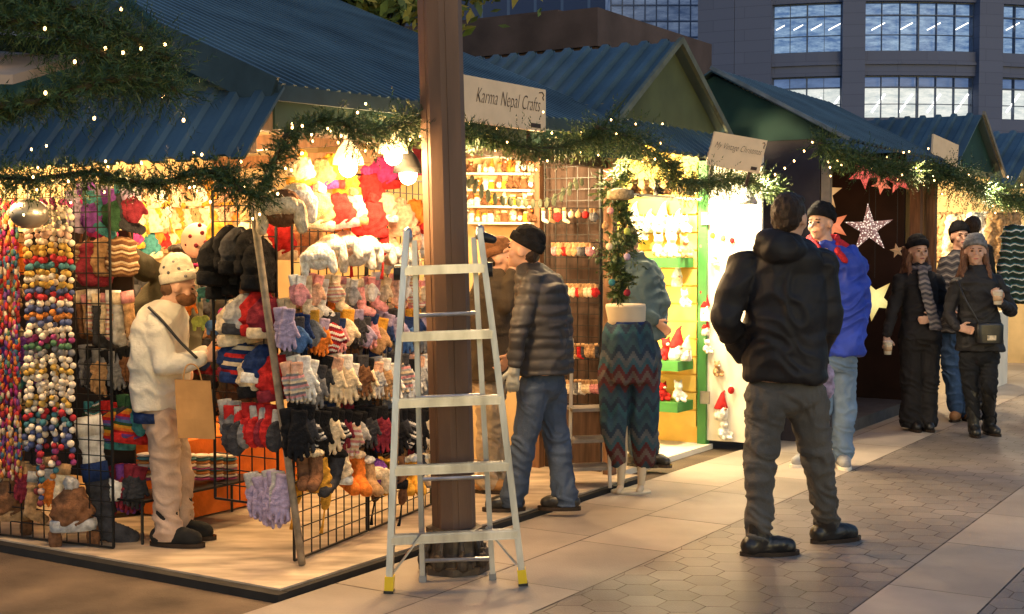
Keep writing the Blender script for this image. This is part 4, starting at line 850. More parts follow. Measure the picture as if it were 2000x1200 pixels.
# ------------------------------------------------------------------ people
skin=mat('skin',(.56,.32,.22),rough=.5,var=.12,scale=14,spec=.4)
eyem=mat('eye',(.03,.02,.015),rough=.2); lipm=mat('lips',(.38,.12,.10),rough=.5)
def cloth(name,c,rough=.85,var=.3,bump=.3,bscale=90,**k): return mat(name,c,rough=rough,var=var,scale=6,bump=bump,bscale=bscale,spec=.25,**k)
def axes(yaw,pitch=0):
    f=V((sin(yaw)*cos(pitch),-cos(yaw)*cos(pitch),sin(pitch))); s=V((cos(yaw),sin(yaw),0)); u=f.cross(s); 
    if u.z<0:u=-u
    return s,f,u
def handm(mb,w,dr,th,pn,curl=.5,k=1.0,ex=0.0):
    dr=dr.normalized(); th=(th-dr*th.dot(dr)).normalized(); pn=dr.cross(th); 
    r=.0085*k+ex
    for t in(-.022,-.007,.008,.022): mb.cap(w+th*t*.8*k,w+dr*.075*k+th*t*k,.013*k+ex,.0125*k+ex,8)
    for i,t in enumerate((-.030,-.010,.010,.030)):
        L=(.055,.066,.07,.062)[i]*k; a=w+dr*.08*k+th*t*k; d1=(dr*cos(curl*.5)+pn*sin(curl*.5)); b=a+d1*L*.45; d2=(dr*cos(curl*1.4)+pn*sin(curl*1.4)); c=b+d2*L*.32; d3=(dr*cos(curl*2.2)+pn*sin(curl*2.2)); e=c+d3*L*.26
        mb.cap(a,b,r,r*.95,8); mb.cap(b,c,r*.95,r*.9,8); mb.cap(c,e,r*.9,r*.8,8)
    a=w+dr*.02*k+th*.025*k; b=a+(th*.7+dr*.6).normalized()*.042*k; c=b+(dr*.8+th*.2+pn*.5*curl).normalized()*.03*k
    mb.cap(a,b,.0125*k+ex,.010*k+ex,8); mb.cap(b,c,.010*k+ex,.009*k+ex,8)
def person(label,Y0,P):
    def J(t): return D(t[0],t[1],Y0+(t[2] if len(t)>2 else 0))
    k=P.get('k',1.0); yaw=radians(P['yaw']); hy=radians(P.get('hyaw',P['yaw'])); hp=radians(P.get('hp',0)); gz=P.get('gz',0.0)
    an=[J(t) for t in P['an']]; root=thing('person',label,'person',V(((an[0].x+an[1].x)/2,(an[0].y+an[1].y)/2,gz)))
    B=root.location.copy(); vox=P.get('vox',.009)
    hc=J(P['head']); s,f,u=axes(hy,hp); hk=k*P.get('hk',1.0)
    neck=J(P['neck']); sh=[J(t) for t in P['sh']]; el=[J(t) for t in P['el']]; wr=[J(t) for t in P['wr']]; hip=[J(t) for t in P['hip']]; kn=[J(t) for t in P['kn']]
    b=MB(); ax=(s,f,u)
    b.ell(hc-f*.008*hk+u*.018*hk,(.074*hk,.092*hk,.092*hk),ax,18,12); b.ell(hc+f*.026*hk-u*.05*hk,(.052*hk,.056*hk,.056*hk),ax); b.ell(hc+f*.058*hk-u*.088*hk,(.022*hk,.02*hk,.018*hk),ax)
    b.cap(hc+f*.080*hk+u*.012*hk,hc+f*.106*hk-u*.024*hk,.007*hk,.0125*hk,8); b.cap(hc+f*.078*hk+u*.028*hk-s*.035*hk,hc+f*.078*hk+u*.028*hk+s*.035*hk,.009*hk,.009*hk,8)
    for q in(-1,1): b.ell(hc+s*q*.076*hk-u*.006*hk,(.01*hk,.022*hk,.032*hk),ax,8,6); b.ell(hc+f*.058*hk+s*q*.036*hk-u*.028*hk,(.024*hk,.024*hk,.024*hk),ax,8,6)
    b.cap(hc-u*.06*hk-f*.01*hk,neck,.052*k,.058*k)
    rings=[(J((t[0],t[1],t[4] if len(t)>4 else 0)),t[2],t[3]) for t in P['rings']]
    b.loft([(c,w*.8,d*.78) for c,w,d in rings],yaw)
    pc=(hip[0]+hip[1])/2; b.ell(pc+UP*.02,(.15*k,.1*k,.12*k),axes(yaw))
    for i in(0,1):
        b.cap(sh[i],el[i],.046*k,.037*k); b.cap(el[i],wr[i],.036*k,.026*k)
        d=(wr[i]-el[i]).normalized(); hd=P['hd'][i] if 'hd' in P and P['hd'][i] else None
        dd=V(hd[0]) if hd else d; th=V(hd[1]) if hd else V((-1 if i else 1,-.3,0)); cu=hd[2] if hd else .5
        handm(b,wr[i]+dd.normalized()*.02,dd,th,None,cu,k)
        b.cap(hip[i],kn[i],.075*k,.052*k); b.cap(kn[i],an[i],.05*k,.036*k)
        tf=radians(P['toe'][i]); tv=V((sin(tf),-cos(tf),0)); b.cap(V((an[i].x,an[i].y,gz+.05)),V((an[i].x,an[i].y,gz+.045))+tv*.13*k,.036*k,.028*k)
    me=remesh(b,.008,1,B); fin(me,'body',P.get('skin',skin),root)
    if abs(((P.get('hyaw',P['yaw'])+180)%360)-180)<130:
        for q in(-1,1):
            build(MB().ell(hc+s*q*.031*hk+f*.080*hk+u*.006*hk,(.012*hk,.008*hk,.006*hk),ax,10,6),'eye',eyem,root,True)
            build(MB().cap(hc+s*q*.018*hk+f*.088*hk+u*.026*hk,hc+s*q*.044*hk+f*.079*hk+u*.027*hk,.0035*hk,.0025*hk,6),'eyebrow',P.get('hairm',eyem),root,True)
        build(MB().ell(hc+f*.080*hk-u*.055*hk,(.020*hk,.009*hk,.006*hk),ax,10,6),'lips',lipm,root,True)
    if P.get('mask'):
        m=MB(); m.ell(hc+f*.045*hk-u*.055*hk,(.066*hk,.068*hk,.048*hk),ax,18,10); build(m,'face_covering',P['mask'],root,True)
    tm=MB(); lr=P.get('leg',(.098,.075,.062)); tm.ell(pc+UP*.03,(P.get('pw',.165)*k,.125*k,.13*k),axes(yaw),20,12); 
    for i in(0,1):
        cf=kn[i].lerp(an[i],.35); tm.cap(hip[i],kn[i],lr[0]*k,lr[1]*k,16); tm.cap(kn[i],cf,lr[1]*k,lr[1]*k*.95,16); tm.cap(cf,an[i],lr[1]*k*.95,lr[2]*k,16)
    zk=(kn[0].z+kn[1].z)/2; za=(an[0].z+an[1].z)/2
    def tdisp(p,n):
        b1=math.exp(-((p.z-zk)/.11)**2)+1.4*math.exp(-((p.z-za-.05)/.12)**2)+.8*math.exp(-((p.z-hip[0].z+.05)/.1)**2)+.25
        w=noise.noise(p*7)*1.5
        v=noise.noise(V((p.x*8,p.y*8,p.z*3)))*.010+max(0,ridge(V((p.x*9+w,p.y*9,p.z*15+w+p.x*10))))*.014*b1+max(0,ridge(V((p.x*16,p.y*16,p.z*3+w))))*.004-.004
        return v*k
    me=remesh(tm,.0085,1,B,tdisp,gz+.03); fin(me,'trousers',P['trm'],root)
    jm=MB(); jm.loft(rings,yaw,28,.85); sr=P.get('sl',.066)*k
    for i in(0,1):
        jm.cap(sh[i],el[i],sr,sr*.86,16); d=(wr[i]-el[i]); jm.cap(el[i],el[i]+d*.93,sr*.86,sr*P.get('cuffk',.64),14)
    jm.cap(sh[0],sh[1],sr*.8,sr*.8,14)
    if P.get('hood'):
        h_=P['hood']; jm.ell(J(h_),(.125*k,.08*k,.08*k),axes(yaw),16,10); jm.cap(J(h_)+V((-.065,0,.03)),J(h_)+V((.065,0,.03)),.055*k,.055*k)
    elif P.get('collar',True): jm.loft([(neck-UP*.02,.085*k,.08*k),(neck+UP*.035,.072*k,.07*k)],yaw,20)
    me=remesh(jm,vox,P.get('jit',2),B,folds(P.get('fold',.014),P.get('ffr',9),P.get('quilt',0),P.get('pitch',.075))); jk=fin(me,'jacket',P['jm'],root)
    for i in(0,1):
        tf=radians(P['toe'][i]); tv=V((sin(tf),-cos(tf),0)); sv=V((cos(tf),sin(tf),0)); a=V((an[i].x,an[i].y,gz)); so=MB(); K_=k*P.get('shk',1.0)
        so.cap(a-tv*.035*K_+UP*.05,a+tv*.13*K_+UP*.042,.046*K_,.038*K_,14); so.ell(a+tv*.07*K_+UP*.055,(.046*K_,.085*K_,.04*K_),(sv,tv,UP))
        bh=P.get('boot',.14); shd=(kn[i]-an[i]).normalized(); so.cap(a+UP*.06,an[i]+shd*max(0,(bh-.1)),.048*K_,P.get('bootr',.052)*K_,14)
        me=remesh(so,.007,2,B,folds(.004,25),gz+.012); sh_=fin(me,'shoe',P['shm'],root)
        sol=MB(); pts=[]
        for q in range(20):
            an_=2*pi*q/20; ww=.047+.008*sin(an_); pts.append(a+tv*(.05+ .135*sin(an_))*K_+sv*ww*cos(an_)*K_+UP*.001)
        sol.prism(pts,UP*.022); build(sol,'sole',P.get('solm',eyem),sh_)
    hm=P.get('hat')
    if hm:
        hh_=P.get('hath',.108)*hk; tl_=P.get('htilt',.32); up_=(u-f*tl_).normalized(); f2=(f+u*tl_).normalized(); ln=[]
        o0=hc+u*.04*hk-f*.012*hk
        m=MB()
        for i in range(11):
            t=i/10; ln.append((o0+up_*hh_*sin(pi/2*t),(max(.003,.085*hk*cos(pi/2*t)**.6),max(.003,.101*hk*cos(pi/2*t)**.6))))
        vs=[];n=24
        for c,(w,dd) in ln:
            for q in range(n): aq=2*pi*q/n; vs.append(c+s*w*cos(aq)+f2*dd*sin(aq))
        fs=[(i*n+q,i*n+(q+1)%n,(i+1)*n+(q+1)%n,(i+1)*n+q) for i in range(10) for q in range(n)]+[tuple(range(n))[::-1],tuple(10*n+q for q in range(n))]
        m.add(vs,fs); hat=fin(remesh(m,.008,1,B,folds(.008,18)),'beanie',hm,root)
        m=MB(); vs=[]
        for dz,kk in((-.014,1.0),(-.010,1.05),(.015,1.07),(.036,1.05),(.042,1.0)):
            for q in range(n): aq=2*pi*q/n; vs.append(o0+up_*dz*hk+s*.087*hk*kk*cos(aq)+f2*.103*hk*kk*sin(aq))
        fs=[(i*n+q,i*n+(q+1)%n,(i+1)*n+(q+1)%n,(i+1)*n+q) for i in range(4) for q in range(n)]+[tuple(range(n))[::-1],tuple(4*n+q for q in range(n))]
        m.add(vs,fs); build(m,'folded_brim',P.get('brimm',hm),hat,True)
    hr_=P.get('hair')
    if hr_=='short':
        m=MB()
        if not hm: m.ell(hc-f*.02*hk+u*.032*hk,(.081*hk,.093*hk,.094*hk),ax,18,12); m.ell(hc+f*.035*hk+u*.088*hk,(.058*hk,.045*hk,.028*hk),ax)
        m.ell(hc-f*.048*hk-u*.012*hk,(.070*hk,.052*hk,.062*hk),ax)
        fin(remesh(m,.006,1,B,lambda p,n:noise.noise(V((p.x*70,p.y*70,p.z*30)))*.006+noise.noise(p*22)*.006),'hair',P['hairm'],root)
    if hr_=='long':
        m=MB()
        for q in(-1,1):
            for j in range(4):
                a0=hc+s*q*(.058+.010*j)*hk+u*.03*hk-f*(.0+.03*j)*hk; a1=hc+s*q*(.085)*hk-u*.08*hk-f*(.02*j)*hk; a2=hc+s*q*(.09+.012*j+R.uniform(-.01,.02))*hk-UP*(.2+.02*j)+f*(.05-.04*j); a3=a2-UP*R.uniform(.06,.12)+s*q*R.uniform(-.01,.03)
                m.cap(a0,a1,.019,.024,8); m.cap(a1,a2,.024,.021,8); m.cap(a2,a3,.021,.008,8)
        m.ell(hc-f*.03*hk,(.082*hk,.08*hk,.1*hk),ax); m.cap(hc-f*.07,hc-f*.09-UP*.22,.07,.05)
        fin(remesh(m,.007,1,B,lambda p,n:noise.noise(V((p.x*80,p.y*80,p.z*7)))*.011),'hair',P['hairm'],root)
    gl=P.get('glove')
    if gl:
        for i in(0,1):
            if not gl[i]: continue
            hd=P['hd'][i] if 'hd' in P and P['hd'][i] else None; d=(wr[i]-el[i]).normalized(); dd=V(hd[0]) if hd else d; th=V(hd[1]) if hd else V((-1 if i else 1,-.3,0)); cu=hd[2] if hd else .5
            m=MB(); handm(m,wr[i]+dd.normalized()*.02,dd,th,None,cu,k,.004); m.cap(wr[i]-d*.03,wr[i]+d*.03,.038*k,.036*k)
            fin(remesh(m,.006,1,B),'glove',gl[i],root)
    return root,dict(J=J,hc=hc,s=s,f=f,u=u,neck=neck,sh=sh,wr=wr,yaw=yaw,B=B)
brownh=mat('dark brown hair',(.03,.017,.011),rough=.5,var=.5,scale=30,stretch=(4,4,1),bump=.8,bscale=120)
auburn=mat('auburn hair',(.16,.07,.036),rough=.45,var=.5,scale=30,stretch=(5,5,.6),bump=.6,bscale=100)
blkj=cloth('black puffer nylon',(.012,.011,.013),rough=.6,bump=.15,bscale=40)
greyt=cloth('grey trousers',(.085,.08,.075)); blkb=mat('black leather',(.014,.013,.013),rough=.35,var=.2,bump=.1,spec=.5)
person('man seen from behind in black hooded puffer jacket, grey trousers and black boots',6.72,dict(yaw=170,hyaw=142,head=(1543,427),neck=(1535,475),sh=[(1458,520),(1606,518)],el=[(1415,622,-.03),(1614,632,.0)],wr=[(1455,692,.13),(1600,698,.15)],hip=[(1498,775),(1572,775,.03)],kn=[(1486,905,.0),(1598,890,.12)],an=[(1482,1045,-.0),(1614,1016,.30)],toe=[98,112],
 rings=[(1534,462,.075,.07),(1535,480,.14,.1),(1533,505,.19,.13),(1533,560,.205,.15),(1534,640,.20,.155),(1532,700,.205,.155),(1532,736,.208,.155),(1532,745,.195,.145)],hood=(1524,484,-.09),jm=blkj,trm=greyt,shm=blkb,hair='short',hairm=brownh,k=1.05,sl=.078,quilt=.005,pitch=.16,fold=.03,ffr=6,leg=(.106,.071,.054),pw=.182,cuffk=.7,boot=.17,hk=1.0,shk=1.12,jit=1))
m_=MB(); pz=D(1616,735,6.95); m_.ell(pz,(.035,.03,.06)); m_.ell(pz-UP*.06,(.04,.028,.06)); m_.cap(pz+V((-.02,0,.07)),pz,.02,.03)
tag(fin(remesh(m_,.008,1,pz,folds(.01,25)),'knitted_mitten',K('lilac'),None,pz),'mauve knitted mitten dangling from the pocket of the man in the black puffer','mitten')
bluej=cloth('bright blue shell',(.03,.06,.40),rough=.5,bump=.15,bscale=30); redl=cloth('red lining',(.45,.02,.03))
jean=cloth('light blue jeans',(.15,.22,.32)); 
r2,i2=person('man in bright blue jacket with red hood lining, black beanie and pale jeans',9.55,dict(yaw=-15,hyaw=-45,head=(1603,437),neck=(1612,480),sh=[(1572,508),(1664,505)],el=[(1572,590),(1682,590)],wr=[(1590,650,-.1),(1658,648,-.08)],hip=[(1602,705),(1645,705)],kn=[(1600,795),(1648,795)],an=[(1585,888),(1645,886,-.05)],toe=[-60,-5],
 rings=[(1612,478,.08,.08),(1618,492,.16,.1),(1622,520,.21,.13),(1626,590,.22,.15),(1628,660,.22,.16),(1628,692,.21,.155)],jm=bluej,trm=jean,shm=mat('grey sneaker',(.25,.25,.26),rough=.6),solm=whitew,hat=K('black'),k=1.08,sl=.08,fold=.04,ffr=7,glove=[cloth('grey glove a',(.35,.33,.3)),cloth('grey glove',(.35,.33,.3))],hd=[None,((-.1,-.2,-1),(-1,0,0),.7)]))
m=MB(); nk=i2['neck']; 
for q in(-1,1): m.cap(nk+V((q*.09,.05,.05)),nk+V((q*.06,-.13,-.05)),.03,.022); 
m.cap(nk+V((-.09,.06,.05)),nk+V((.09,.06,.05)),.035,.035); m.cap(nk+V((.06,-.12,-.04)),nk+V((.11,-.14,-.11)),.025,.02); m.cap(nk+V((.1,.0,.02)),nk+V((.22,.02,-.05)),.03,.02)
fin(remesh(m,.008,1,i2['B'],folds(.008,20)),'hood_lining',redl,r2)
blkc=cloth('black wool coat',(.018,.016,.017)); plaid=mat('grey plaid scarf',(1,1,1),rough=.95,var=.3,stripes=[(.2,.17,.17),(.06,.06,.07),(.27,.23,.22),(.10,.09,.11)],sfreq=12,zig=5)
r3,i3=person('woman in black coat, wide black trousers and plaid scarf, cup held low',11.45,dict(yaw=5,hyaw=8,head=(1793,492),neck=(1795,522),sh=[(1759,547),(1830,549)],el=[(1744,605),(1846,600)],wr=[(1732,655,-.08),(1826,622,-.15)],hip=[(1778,665),(1815,665)],kn=[(1778,745),(1814,745)],an=[(1783,828),(1806,826)],toe=[0,5],
 rings=[(1795,520,.06,.06),(1795,532,.13,.09),(1795,550,.16,.11),(1797,600,.15,.12),(1797,640,.17,.13),(1797,662,.185,.135)],jm=blkc,trm=blkc,shm=blkb,hat=K('black'),hair='long',hairm=auburn,k=.98,leg=(.1,.09,.1),boot=.1,fold=.022,hk=1.05,sl=.06,hd=[((-.1,-.3,-.8),(1,-.2,0),.9),((-.8,-.3,-.1),(0,0,1),.7)]))
m=MB(); nk=i3['neck']
for q in range(10):
    a=q*2*pi/10; m.cap(nk+V((cos(a)*.075,sin(a)*.07,-.02)),nk+V((cos(a+.63)*.075,sin(a+.63)*.07,-.008)),.03,.03,8)
m.loft([(nk+V((-.01,-.12,0)),.04,.02),(nk+V((.0,-.16,-.15)),.05,.02),(nk+V((.05,-.18,-.35)),.05,.02),(nk+V((.1,-.18,-.53)),.055,.02)],0)
o=tag(fin(remesh(m,.009,1,nk,folds(.012,18)),'scarf',plaid,None,nk),'grey plaid scarf wrapped round the neck of the woman with auburn hair','scarf')
csl=mat('card sleeve',(.45,.3,.18)); ldm=mat('lid',(.6,.5,.42))
def cup(p,label,up=UP):
    t=thing('takeaway_cup',label,'cup',p,'takeaway coffee cups'); build(MB().loft([(p+up*z,r,r) for z,r in((-.06,.029),(.04,.039),(.042,.041))],0,18),'cup_body',whitew,t,True)
    build(MB().loft([(p+up*z,r,r) for z,r in((.04,.042),(.05,.042),(.052,.036),(.06,.034))],0,18),'lid',ldm,t,True)
    build(MB().loft([(p+up*z,r,r) for z,r in((-.03,.0335),(.01,.038))],0,18),'sleeve',csl,t,True)
w0=i3['wr'][0]; cup(w0+V((-.01,-.07,-.10)),'takeaway cup held low by the woman in the plaid scarf')
coatq=cloth('black quilted coat',(.02,.018,.019),rough=.6)
r4,i4=person('woman in grey beanie, black quilted coat and tall boots raising a takeaway cup',11.1,dict(yaw=-10,hyaw=-15,head=(1905,492),neck=(1908,526),sh=[(1868,554),(1948,550)],el=[(1852,615),(1976,608)],wr=[(1868,640,-.12),(1955,592,-.2)],hip=[(1893,695),(1932,695)],kn=[(1897,765),(1932,760,-.1)],an=[(1902,838),(1931,825,.1)],toe=[-10,10],
 rings=[(1908,524,.06,.06),(1908,536,.13,.09),(1908,552,.165,.12),(1910,600,.155,.12),(1912,650,.18,.135),(1914,685,.2,.145)],jm=coatq,trm=cloth('black leggings',(.012,.012,.014)),shm=mat('black leather boot',(.02,.018,.016),rough=.35,spec=.5),hat=K('grey'),hair='long',hairm=auburn,k=.97,hk=1.07,leg=(.085,.058,.04),boot=.42,bootr=.06,quilt=.004,pitch=.07,fold=.018,sl=.06,hd=[((1,-.2,-.2),(0,0,1),.8),((-.5,-.3,.6),(0,-.6,.5),.9)]))
cup(i4['wr'][1]+V((-.055,-.075,.05)),'takeaway cup raised at chest height by the woman in the grey beanie')
bp=D(1932,650,10.9); t=thing('crossbody_bag','small black crossbody bag at the hip of the woman in the grey beanie','bag',bp)
build(MB().loft([(bp+UP*z,w,.04) for z,w in((-.09,.1),(-.08,.115),(.06,.115),(.08,.1))],.1,20,.5),'bag_body',blkb,t,True); build(MB().box(bp.x-.03,bp.x+.04,bp.y-.05,bp.y-.045,bp.z-.06,bp.z-.02),'label_patch',K('cream'),t)
build(MB().tube(cr([D(1870,548,11.0),D(1885,585,10.9),D(1905,620,10.88),D(1915,640,10.9)]),.009,6),'strap',blkb,t,True)
person('person in black beanie half hidden behind two women, blue jeans and brown boots',12.1,dict(yaw=0,hyaw=5,head=(1874,462),neck=(1874,495),sh=[(1845,515),(1900,515)],el=[(1838,570),(1905,570)],wr=[(1850,600,-.1),(1895,600,-.1)],hip=[(1858,660),(1885,660)],kn=[(1856,725),(1888,725)],an=[(1868,795),(1888,805)],toe=[-30,10],
 rings=[(1874,492,.07,.07),(1873,508,.15,.1),(1873,540,.19,.12),(1873,600,.2,.13),(1873,650,.2,.13)],jm=mat('patterned fleece',(1,1,1),rough=.9,stripes=[(.05,.05,.06),(.2,.18,.17),(.08,.08,.09),(.03,.03,.04)],sfreq=16,zig=9),trm=cloth('blue jeans',(.04,.08,.17)),shm=mat('tan suede',(.25,.12,.05),rough=.9),hat=K('black'),k=.98,boot=.25,hair='short',hairm=brownh,vox=.011))
person('person with curly hair mostly hidden behind the group at the far right stall',13.0,dict(yaw=160,head=(1900,445),neck=(1900,472),sh=[(1875,490),(1928,490)],el=[(1868,540),(1935,540)],wr=[(1875,590),(1930,590)],hip=[(1888,620),(1912,620)],kn=[(1888,690),(1912,690)],an=[(1888,780),(1912,780)],toe=[180,180],
 rings=[(1900,466,.07,.07),(1900,480,.15,.1),(1900,510,.19,.12),(1900,570,.19,.13),(1900,620,.19,.13)],jm=blkc,trm=blkc,shm=blkb,hair='short',hairm=brownh,k=.95,vox=.012))
puff=cloth('charcoal puffer',(.034,.032,.035),rough=.5,bump=.12,bscale=40); bluej2=cloth('indigo jeans',(.045,.065,.11))
person('man in black beanie, ribbed charcoal puffer jacket and blue jeans looking into the stall',7.7,dict(yaw=-115,hyaw=-98,hp=10,head=(1022,490),neck=(1040,525),sh=[(1040,550,-.14),(1060,554,.2)],el=[(1014,640,-.2),(1038,640,.26)],wr=[(1005,715,-.2),(1000,690,.28)],hip=[(1045,755,-.05),(1075,755,.08)],kn=[(1024,865,-.04),(1088,865,.08)],an=[(1000,985,-.0),(1108,982,.02)],toe=[-85,-95],
 rings=[(1040,518,.075,.075),(1048,535,.16,.11),(1056,560,.19,.14),(1060,620,.19,.15),(1063,690,.19,.155),(1064,730,.195,.15)],jm=puff,trm=bluej2,shm=blkb,hat=K('black'),hair='short',hairm=brownh,k=.95,gz=.035,quilt=.009,pitch=.062,fold=.018,ffr=7,sl=.066,leg=(.098,.073,.066),glove=[cloth('grey wool glove',(.3,.3,.27)),None],hd=[((-.1,0,-1),(-1,0,0),.5),None],hk=1.05,hath=.118,jit=1))
dkb=cloth('olive brown coat',(.06,.045,.03)); 
person('person in olive brown coat and beige trousers behind the man in the ribbed puffer',8.35,dict(yaw=80,head=(978,505),neck=(965,535),sh=[(955,560,-.1),(965,560,.15)],el=[(985,600,-.15),(990,600,.2)],wr=[(1000,530,-.1),(1005,535,.15)],hip=[(955,755,-.08),(960,755,.08)],kn=[(953,850,-.08),(962,850,.08)],an=[(950,945,-.08),(968,950,.08)],toe=[85,85],
 rings=[(965,532,.07,.07),(962,548,.16,.11),(958,580,.19,.14),(957,650,.2,.15),(957,740,.2,.15)],jm=dkb,trm=cloth('beige trousers',(.35,.27,.18)),shm=mat('tan boot leather',(.3,.16,.06),rough=.7),hair='short',hairm=brownh,k=.93,gz=.035,vox=.011,hat=K('brown')))
wjm=mat('off white fleece',(.66,.62,.53),rough=.95,var=.15,scale=10,bump=.4,bscale=60,spec=.1)
hatm=mat('cream knit hat',(.62,.56,.44),rough=.95,var=.2,scale=30,bump=.4,bscale=90,spec=.1)
r9,i9=person('person in off white fleece jacket, cream spotted beanie and pale trousers',6.86,dict(yaw=75,hyaw=95,hp=-14,head=(350,560),neck=(325,600),sh=[(308,634,-.14),(320,634,.14)],el=[(322,718,-.2),(350,715,.16)],wr=[(398,700,-.15),(398,690,.1)],hip=[(320,815,-.07),(325,815,.07)],kn=[(325,925,-.07),(352,925,.08)],an=[(326,1050,-.08),(350,1030,.1)],toe=[80,80],
 rings=[(325,592,.07,.075),(318,612,.15,.1),(312,640,.19,.115),(312,700,.19,.125),(314,760,.19,.125),(316,798,.185,.118)],jm=wjm,trm=cloth('pale pinkish trousers',(.46,.33,.25)),shm=mat('black suede',(.012,.012,.012),rough=.9),hat=hatm,hair='short',hairm=mat('brown hair',(.12,.06,.03)),k=.9,gz=.035,fold=.024,ffr=6,leg=(.098,.076,.066),shk=1.25,boot=.24,bootr=.06,sl=.072,hd=[((1,0,.2),(0,0,1),.7),((1,0,.2),(0,0,1),.7)],hath=.15,htilt=.45,mask=K('brown')))
for i,(a,e) in enumerate(((-1.2,.5),(-1.9,.3),(-.6,.4),(-1.5,.85),(-2.3,.55),(-.9,.15))):
    up_=(i9['u']-i9['f']*.45).normalized(); c=i9['hc']+i9['u']*.036-i9['f']*.01; n_=V((cos(a)*cos(e),sin(a)*cos(e),0)); build(MB().ell(c+V((n_.x*.088,n_.y*.088,0))+up_*(.135*sin(e)*.9),(.008,.008,.008)),'hat_spot',K('grey'),r9,True)
m=MB().tube(cr([D(290,600,6.68),D(318,628,6.66),D(352,668,6.64),D(385,700,6.66)]),.008,6); tag(build(m,'bag_strap',blkb,None,True),'thin black shoulder strap across the off white fleece jacket','strap')
build(MB().loft([(D(345,802,6.86)+V((-.09,0,z)),.17,.112) for z in(-.05,.0)],radians(75)),'undershirt_hem',K('navy'),r9,True)
q=i9['wr'][0]+V((.09,.05,.03)); tag(fin(remesh(MB().ell(q,(.05,.045,.04)).cap(q,q+V((.05,0,.03)),.025,.012),.007,1,q,fluff(.006)),'felt_toy',K('orange'),None,q),'orange felt toy held in the hands of the person in white','toy')
c=D(380,798,6.55); t=thing('paper_bag','brown kraft paper shopping bag hanging from the arm of the person in white','bag',c)
ax_=V((cos(.12),.25,-sin(.12)*.6)).normalized(); ay_=V((-.06,0,1)).normalized(); az_=ax_.cross(ay_)
kr=mat('kraft paper',(.42,.22,.075),rough=.75,var=.2,scale=6,bump=.6,bscale=9)
mb=MB(); vs=[]
for zz,kx,kz in((-.145,1,1),(-.05,1.01,.95),(.05,1,.8),(.14,.98,.5)):
    for sx,sy in((-1,-1),(0,-1.08),(1,-1),(.93,0),(1,1),(0,1.05),(-1,1),(-.93,0)): vs.append(c+ay_*zz+ax_*(sx*.088*kx)+az_*(sy*.045*kz))
fs=[(i*8+q_,i*8+(q_+1)%8,(i+1)*8+(q_+1)%8,(i+1)*8+q_) for i in range(3) for q_ in range(8)]+[tuple(range(8))[::-1]]
mb.add(vs,fs); build(mb,'bag_body',kr,t)
for s_ in(-1,1): build(MB().tube(cr([c+ay_*.135-ax_*.045+az_*s_*.02,c+ay_*.2-ax_*.03+az_*s_*.015,c+ay_*.22,c+ay_*.2+ax_*.03+az_*s_*.015,c+ay_*.135+ax_*.045+az_*s_*.02]),.0035,6),'handle',kr,t)
person('stall keeper in dark olive jacket reaching up behind the person in white',7.7,dict(yaw=-30,head=(352,515),neck=(335,545),sh=[(285,525,-.1),(365,560,.1)],el=[(245,500,-.15),(378,640)],wr=[(214,465,-.25),(370,700,-.1)],hip=[(290,760),(330,760)],kn=[(275,860),(330,860)],an=[(262,1000,-.1),(372,1000)],toe=[-50,20],
 rings=[(335,540,.08,.08),(328,560,.15,.11),(320,590,.2,.14),(312,660,.21,.15),(308,730,.21,.15),(306,760,.2,.15)],jm=cloth('dark olive jacket',(.05,.045,.028)),trm=cloth('dark trousers',(.03,.028,.025)),shm=mat('tan suede boot',(.38,.2,.08),rough=.9),hair='short',hairm=brownh,k=.95,gz=.035,vox=.011,boot=.2,sl=.08))
person('shopper in dark clothes and tan boots hidden behind the hat column',8.3,dict(yaw=150,head=(470,520),neck=(470,552),sh=[(435,575),(505,575)],el=[(425,650),(515,650)],wr=[(435,700,.1),(505,700,.1)],hip=[(455,735),(487,735)],kn=[(458,830),(486,830)],an=[(465,945),(486,948)],toe=[200,160],
 rings=[(470,548,.07,.07),(470,565,.15,.1),(470,590,.19,.13),(470,650,.2,.14),(470,720,.2,.14)],jm=cloth('black jacket',(.02,.018,.016)),trm=cloth('black trousers',(.02,.018,.017)),shm=bpy.data.materials['tan suede boot'],hair='short',hairm=brownh,k=.93,gz=.035,vox=.012,boot=.22))
person('person in teal denim jacket standing inside the yellow stall behind the mannequin',9.35,dict(yaw=60,hyaw=150,head=(1226,474),neck=(1242,502),sh=[(1228,525,-.1),(1272,530,.1)],el=[(1240,600,-.15),(1292,590,0)],wr=[(1275,625,-.15),(1278,625,-.05)],hip=[(1240,690),(1265,690)],kn=[(1240,780),(1265,780)],an=[(1242,880),(1268,880)],toe=[60,60],
 rings=[(1246,500,.06,.06),(1250,514,.15,.1),(1252,540,.19,.14),(1254,600,.2,.15),(1254,660,.2,.15)],jm=cloth('teal denim',(.08,.12,.13),rough=.8),trm=cloth('dark denim',(.04,.06,.09)),shm=blkb,hair='short',hairm=brownh,k=.95,vox=.011,fold=.03,sl=.076,gz=.03))
mp_=G(1232,962); YM=mp_.y
def JM(x,y,dy=0): return D(x,y,YM+dy)
t=thing('mannequin','headless half mannequin wearing baggy teal and maroon patterned trousers','mannequin',mp_)
formm=mat('cream mannequin form',(.6,.48,.32),rough=.5,var=.05)
m=MB(); m.loft([(JM(1222,594),.125,.09),(JM(1222,600),.13,.095),(JM(1224,625),.12,.09),(JM(1228,650),.15,.1)],0,28)
for x in(1215,1255): m.cap(JM(x,900),JM(x-3,948),.035,.022); m.cap(JM(x-3,952),JM(x-8,960,-.07),.022,.018)
m.cap(JM(1212,680),JM(1215,900),.06,.035); m.cap(JM(1250,680),JM(1255,900),.06,.035); build(m,'form',formm,t,True)
